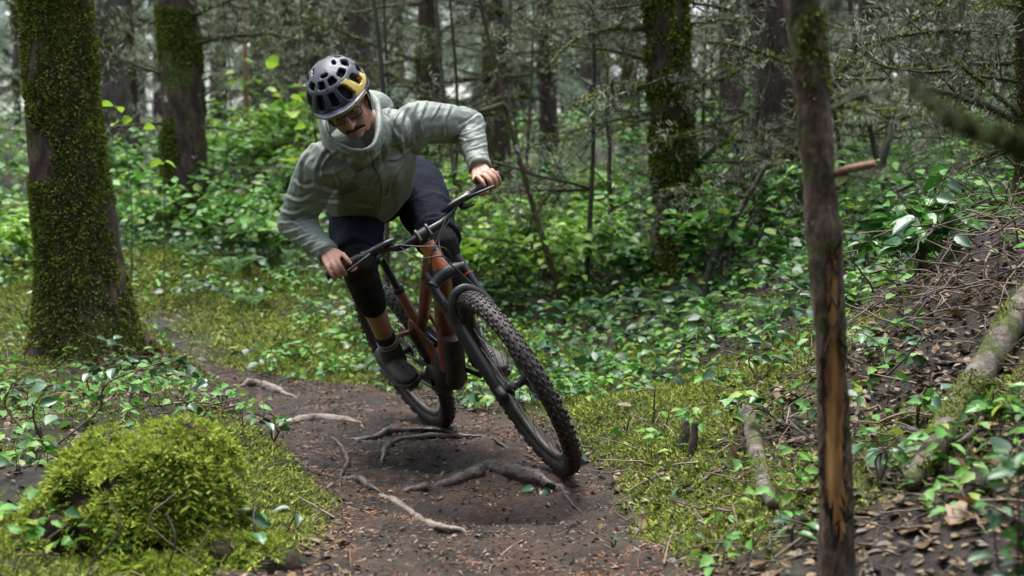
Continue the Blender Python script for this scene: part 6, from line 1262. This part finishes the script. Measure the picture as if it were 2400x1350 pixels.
# dead twig heap on the right: each long twig an object
TW = []
for k in range(6):
    g2 = np.random.default_rng(1000+k); P = np.stack([np.linspace(0, 1, 8), .10*np.cumsum(g2.normal(0, .4, 8)), .06*np.cumsum(g2.normal(0, .4, 8))], 1); P -= P[0]; mb = MB(); tube(mb, spline(P, 14), np.linspace(.0105, .005, 14), 6)
    for j in range(2): i = g2.integers(3, 7); tube(mb, np.array([P[i], P[i]+nrm(np.array([.7, g2.normal(0, .8), g2.normal(0, .6)]))*.3]), np.array([.006, .003]), 4, 0, False)
    TW.append(mb.mesh('twig', m_twig))
g2 = np.random.default_rng(1100)
def twigs(n, cx, cy, rx, ry, zlo, zhi, lo, hi, label, group, drop=.3):
    for k in range(n):
        x, y = cx+rx*g2.normal(), cy+ry*g2.normal(); z = float(H(x, y))+g2.uniform(zlo, zhi); o = inst(TW[g2.integers(0, 6)], 'twig', None, (x, y, z), (g2.normal(0, .4), g2.normal(drop, .45), g2.uniform(0, 6.28)), g2.uniform(lo, hi)); o.scale = (o.scale[0], o.scale[0]*1.0, o.scale[0]); tag(o, label, 'twig', group)
twigs(210, 1.74, 5.0, .30, .34, .01, .20, .14, .42, 'dry bare twig in the heap above the fallen log', 'twigs in the heap above the fallen log', .5)
twigs(80, 1.15, 4.0, .45, .45, .005, .05, .10, .34, 'bare twig lying on the leaf litter around the peeled pole\'s foot', 'twigs on the litter around the pole', .0)
twigs(26, .62, 4.6, .25, .5, .005, .04, .08, .26, 'thin twig lying on the mossy bank right of the trail', 'twigs on the right bank', .0)
twigs(24, -1.5, 6.0, .35, .45, .005, .06, .10, .30, 'thin bare twig on the ground between stump and big tree', 'twigs between stump and big tree', .05)
twigs(14, -.45, 4.7, .3, .7, .006, .015, .06, .18, 'small twig lying on the trail mud', 'twigs on the trail', .0)
# large dead leaves, each its own object
def dead_leaf(seed):
    g3 = np.random.default_rng(seed); t = np.linspace(0, 1, 11); hw = .30*np.sin(np.pi*t**.75)*(1+.30*np.sin(t*21+seed)); V_ = []; F_ = []; c = g3.uniform(.1, .35)
    for k, tt in enumerate(t):
        for s in (-1, -.5, 0, .5, 1): V_.append([tt, s*hw[k], c*abs(s)**1.5*hw[k]+.10*math.sin(3*tt+seed)*tt+g3.normal(0, .012)])
    for k in range(10):
        for j in range(4): F_.append([k*5+j, k*5+j+1, k*5+j+6, k*5+j+5])
    return MB().add(V_, F_).mesh('dead_leaf', m_leaf_dead1)
DL = [dead_leaf(k) for k in range(5)]
BIG = [(2225, 1245, .16, 'large pale brown dead leaf standing curled at the bottom right'), (2165, 1300, .10, 'dead leaf just left of the large curled one at the bottom'), (2110, 1265, .12, 'pale tan dead leaf below the pole\'s right side'), (2225, 1160, .10, 'tan dead leaf below the fallen log\'s lower end'), (1860, 1170, .13, 'large crumpled dead leaf left of the pole'), (1790, 1330, .07, 'small pale dead leaf at the bottom edge'), (2040, 970, .12, 'purplish dead leaf right of the peeled wood'), (1850, 940, .12, 'dead leaf left of the peeled wood'), (2085, 790, .13, 'brown dead leaf pile top in front of the twig heap'), (2260, 640, .09, 'pale dead leaf high on the debris heap'), (2255, 700, .08, 'lower pale dead leaf on the debris heap'), (2300, 1210, .10, 'dead leaf at the right below the log'), (1700, 1190, .07, 'reddish dead leaf beside the dark stick'), (500, 850, .06, 'lone grey dead leaf on the moss behind the trail'), (200, 1310, .07, 'brown dead leaf on the plant in the lower left corner'), (1480, 960, .07, 'dark dead leaf standing in the moss bank'), (2380, 1290, .12, 'dead leaf in the bottom right corner')]
for k, (px, py, s, lab) in enumerate(BIG):
    q = ground_at(px, py, .015); o = inst(DL[k % 5], 'dead_leaf', None, q, (random.uniform(-.5, .5), random.uniform(-.5, .2), random.uniform(0, 6.28)), s*.8); tag(o, lab, 'dead leaf', 'large dead leaves')
for k in range(70):
    x, y = 1.2+.55*g2.normal(), 4.1+.55*g2.normal(); q = on_ground(x, y, .012); o = inst(DL[k % 5], 'dead_leaf', None, q, (g2.normal(0, .4), g2.normal(0, .4), g2.uniform(0, 6.28)), g2.uniform(.03, .075)); tag(o, 'brown dead leaf in the litter around the peeled pole', 'dead leaf', 'dead leaves around the pole')
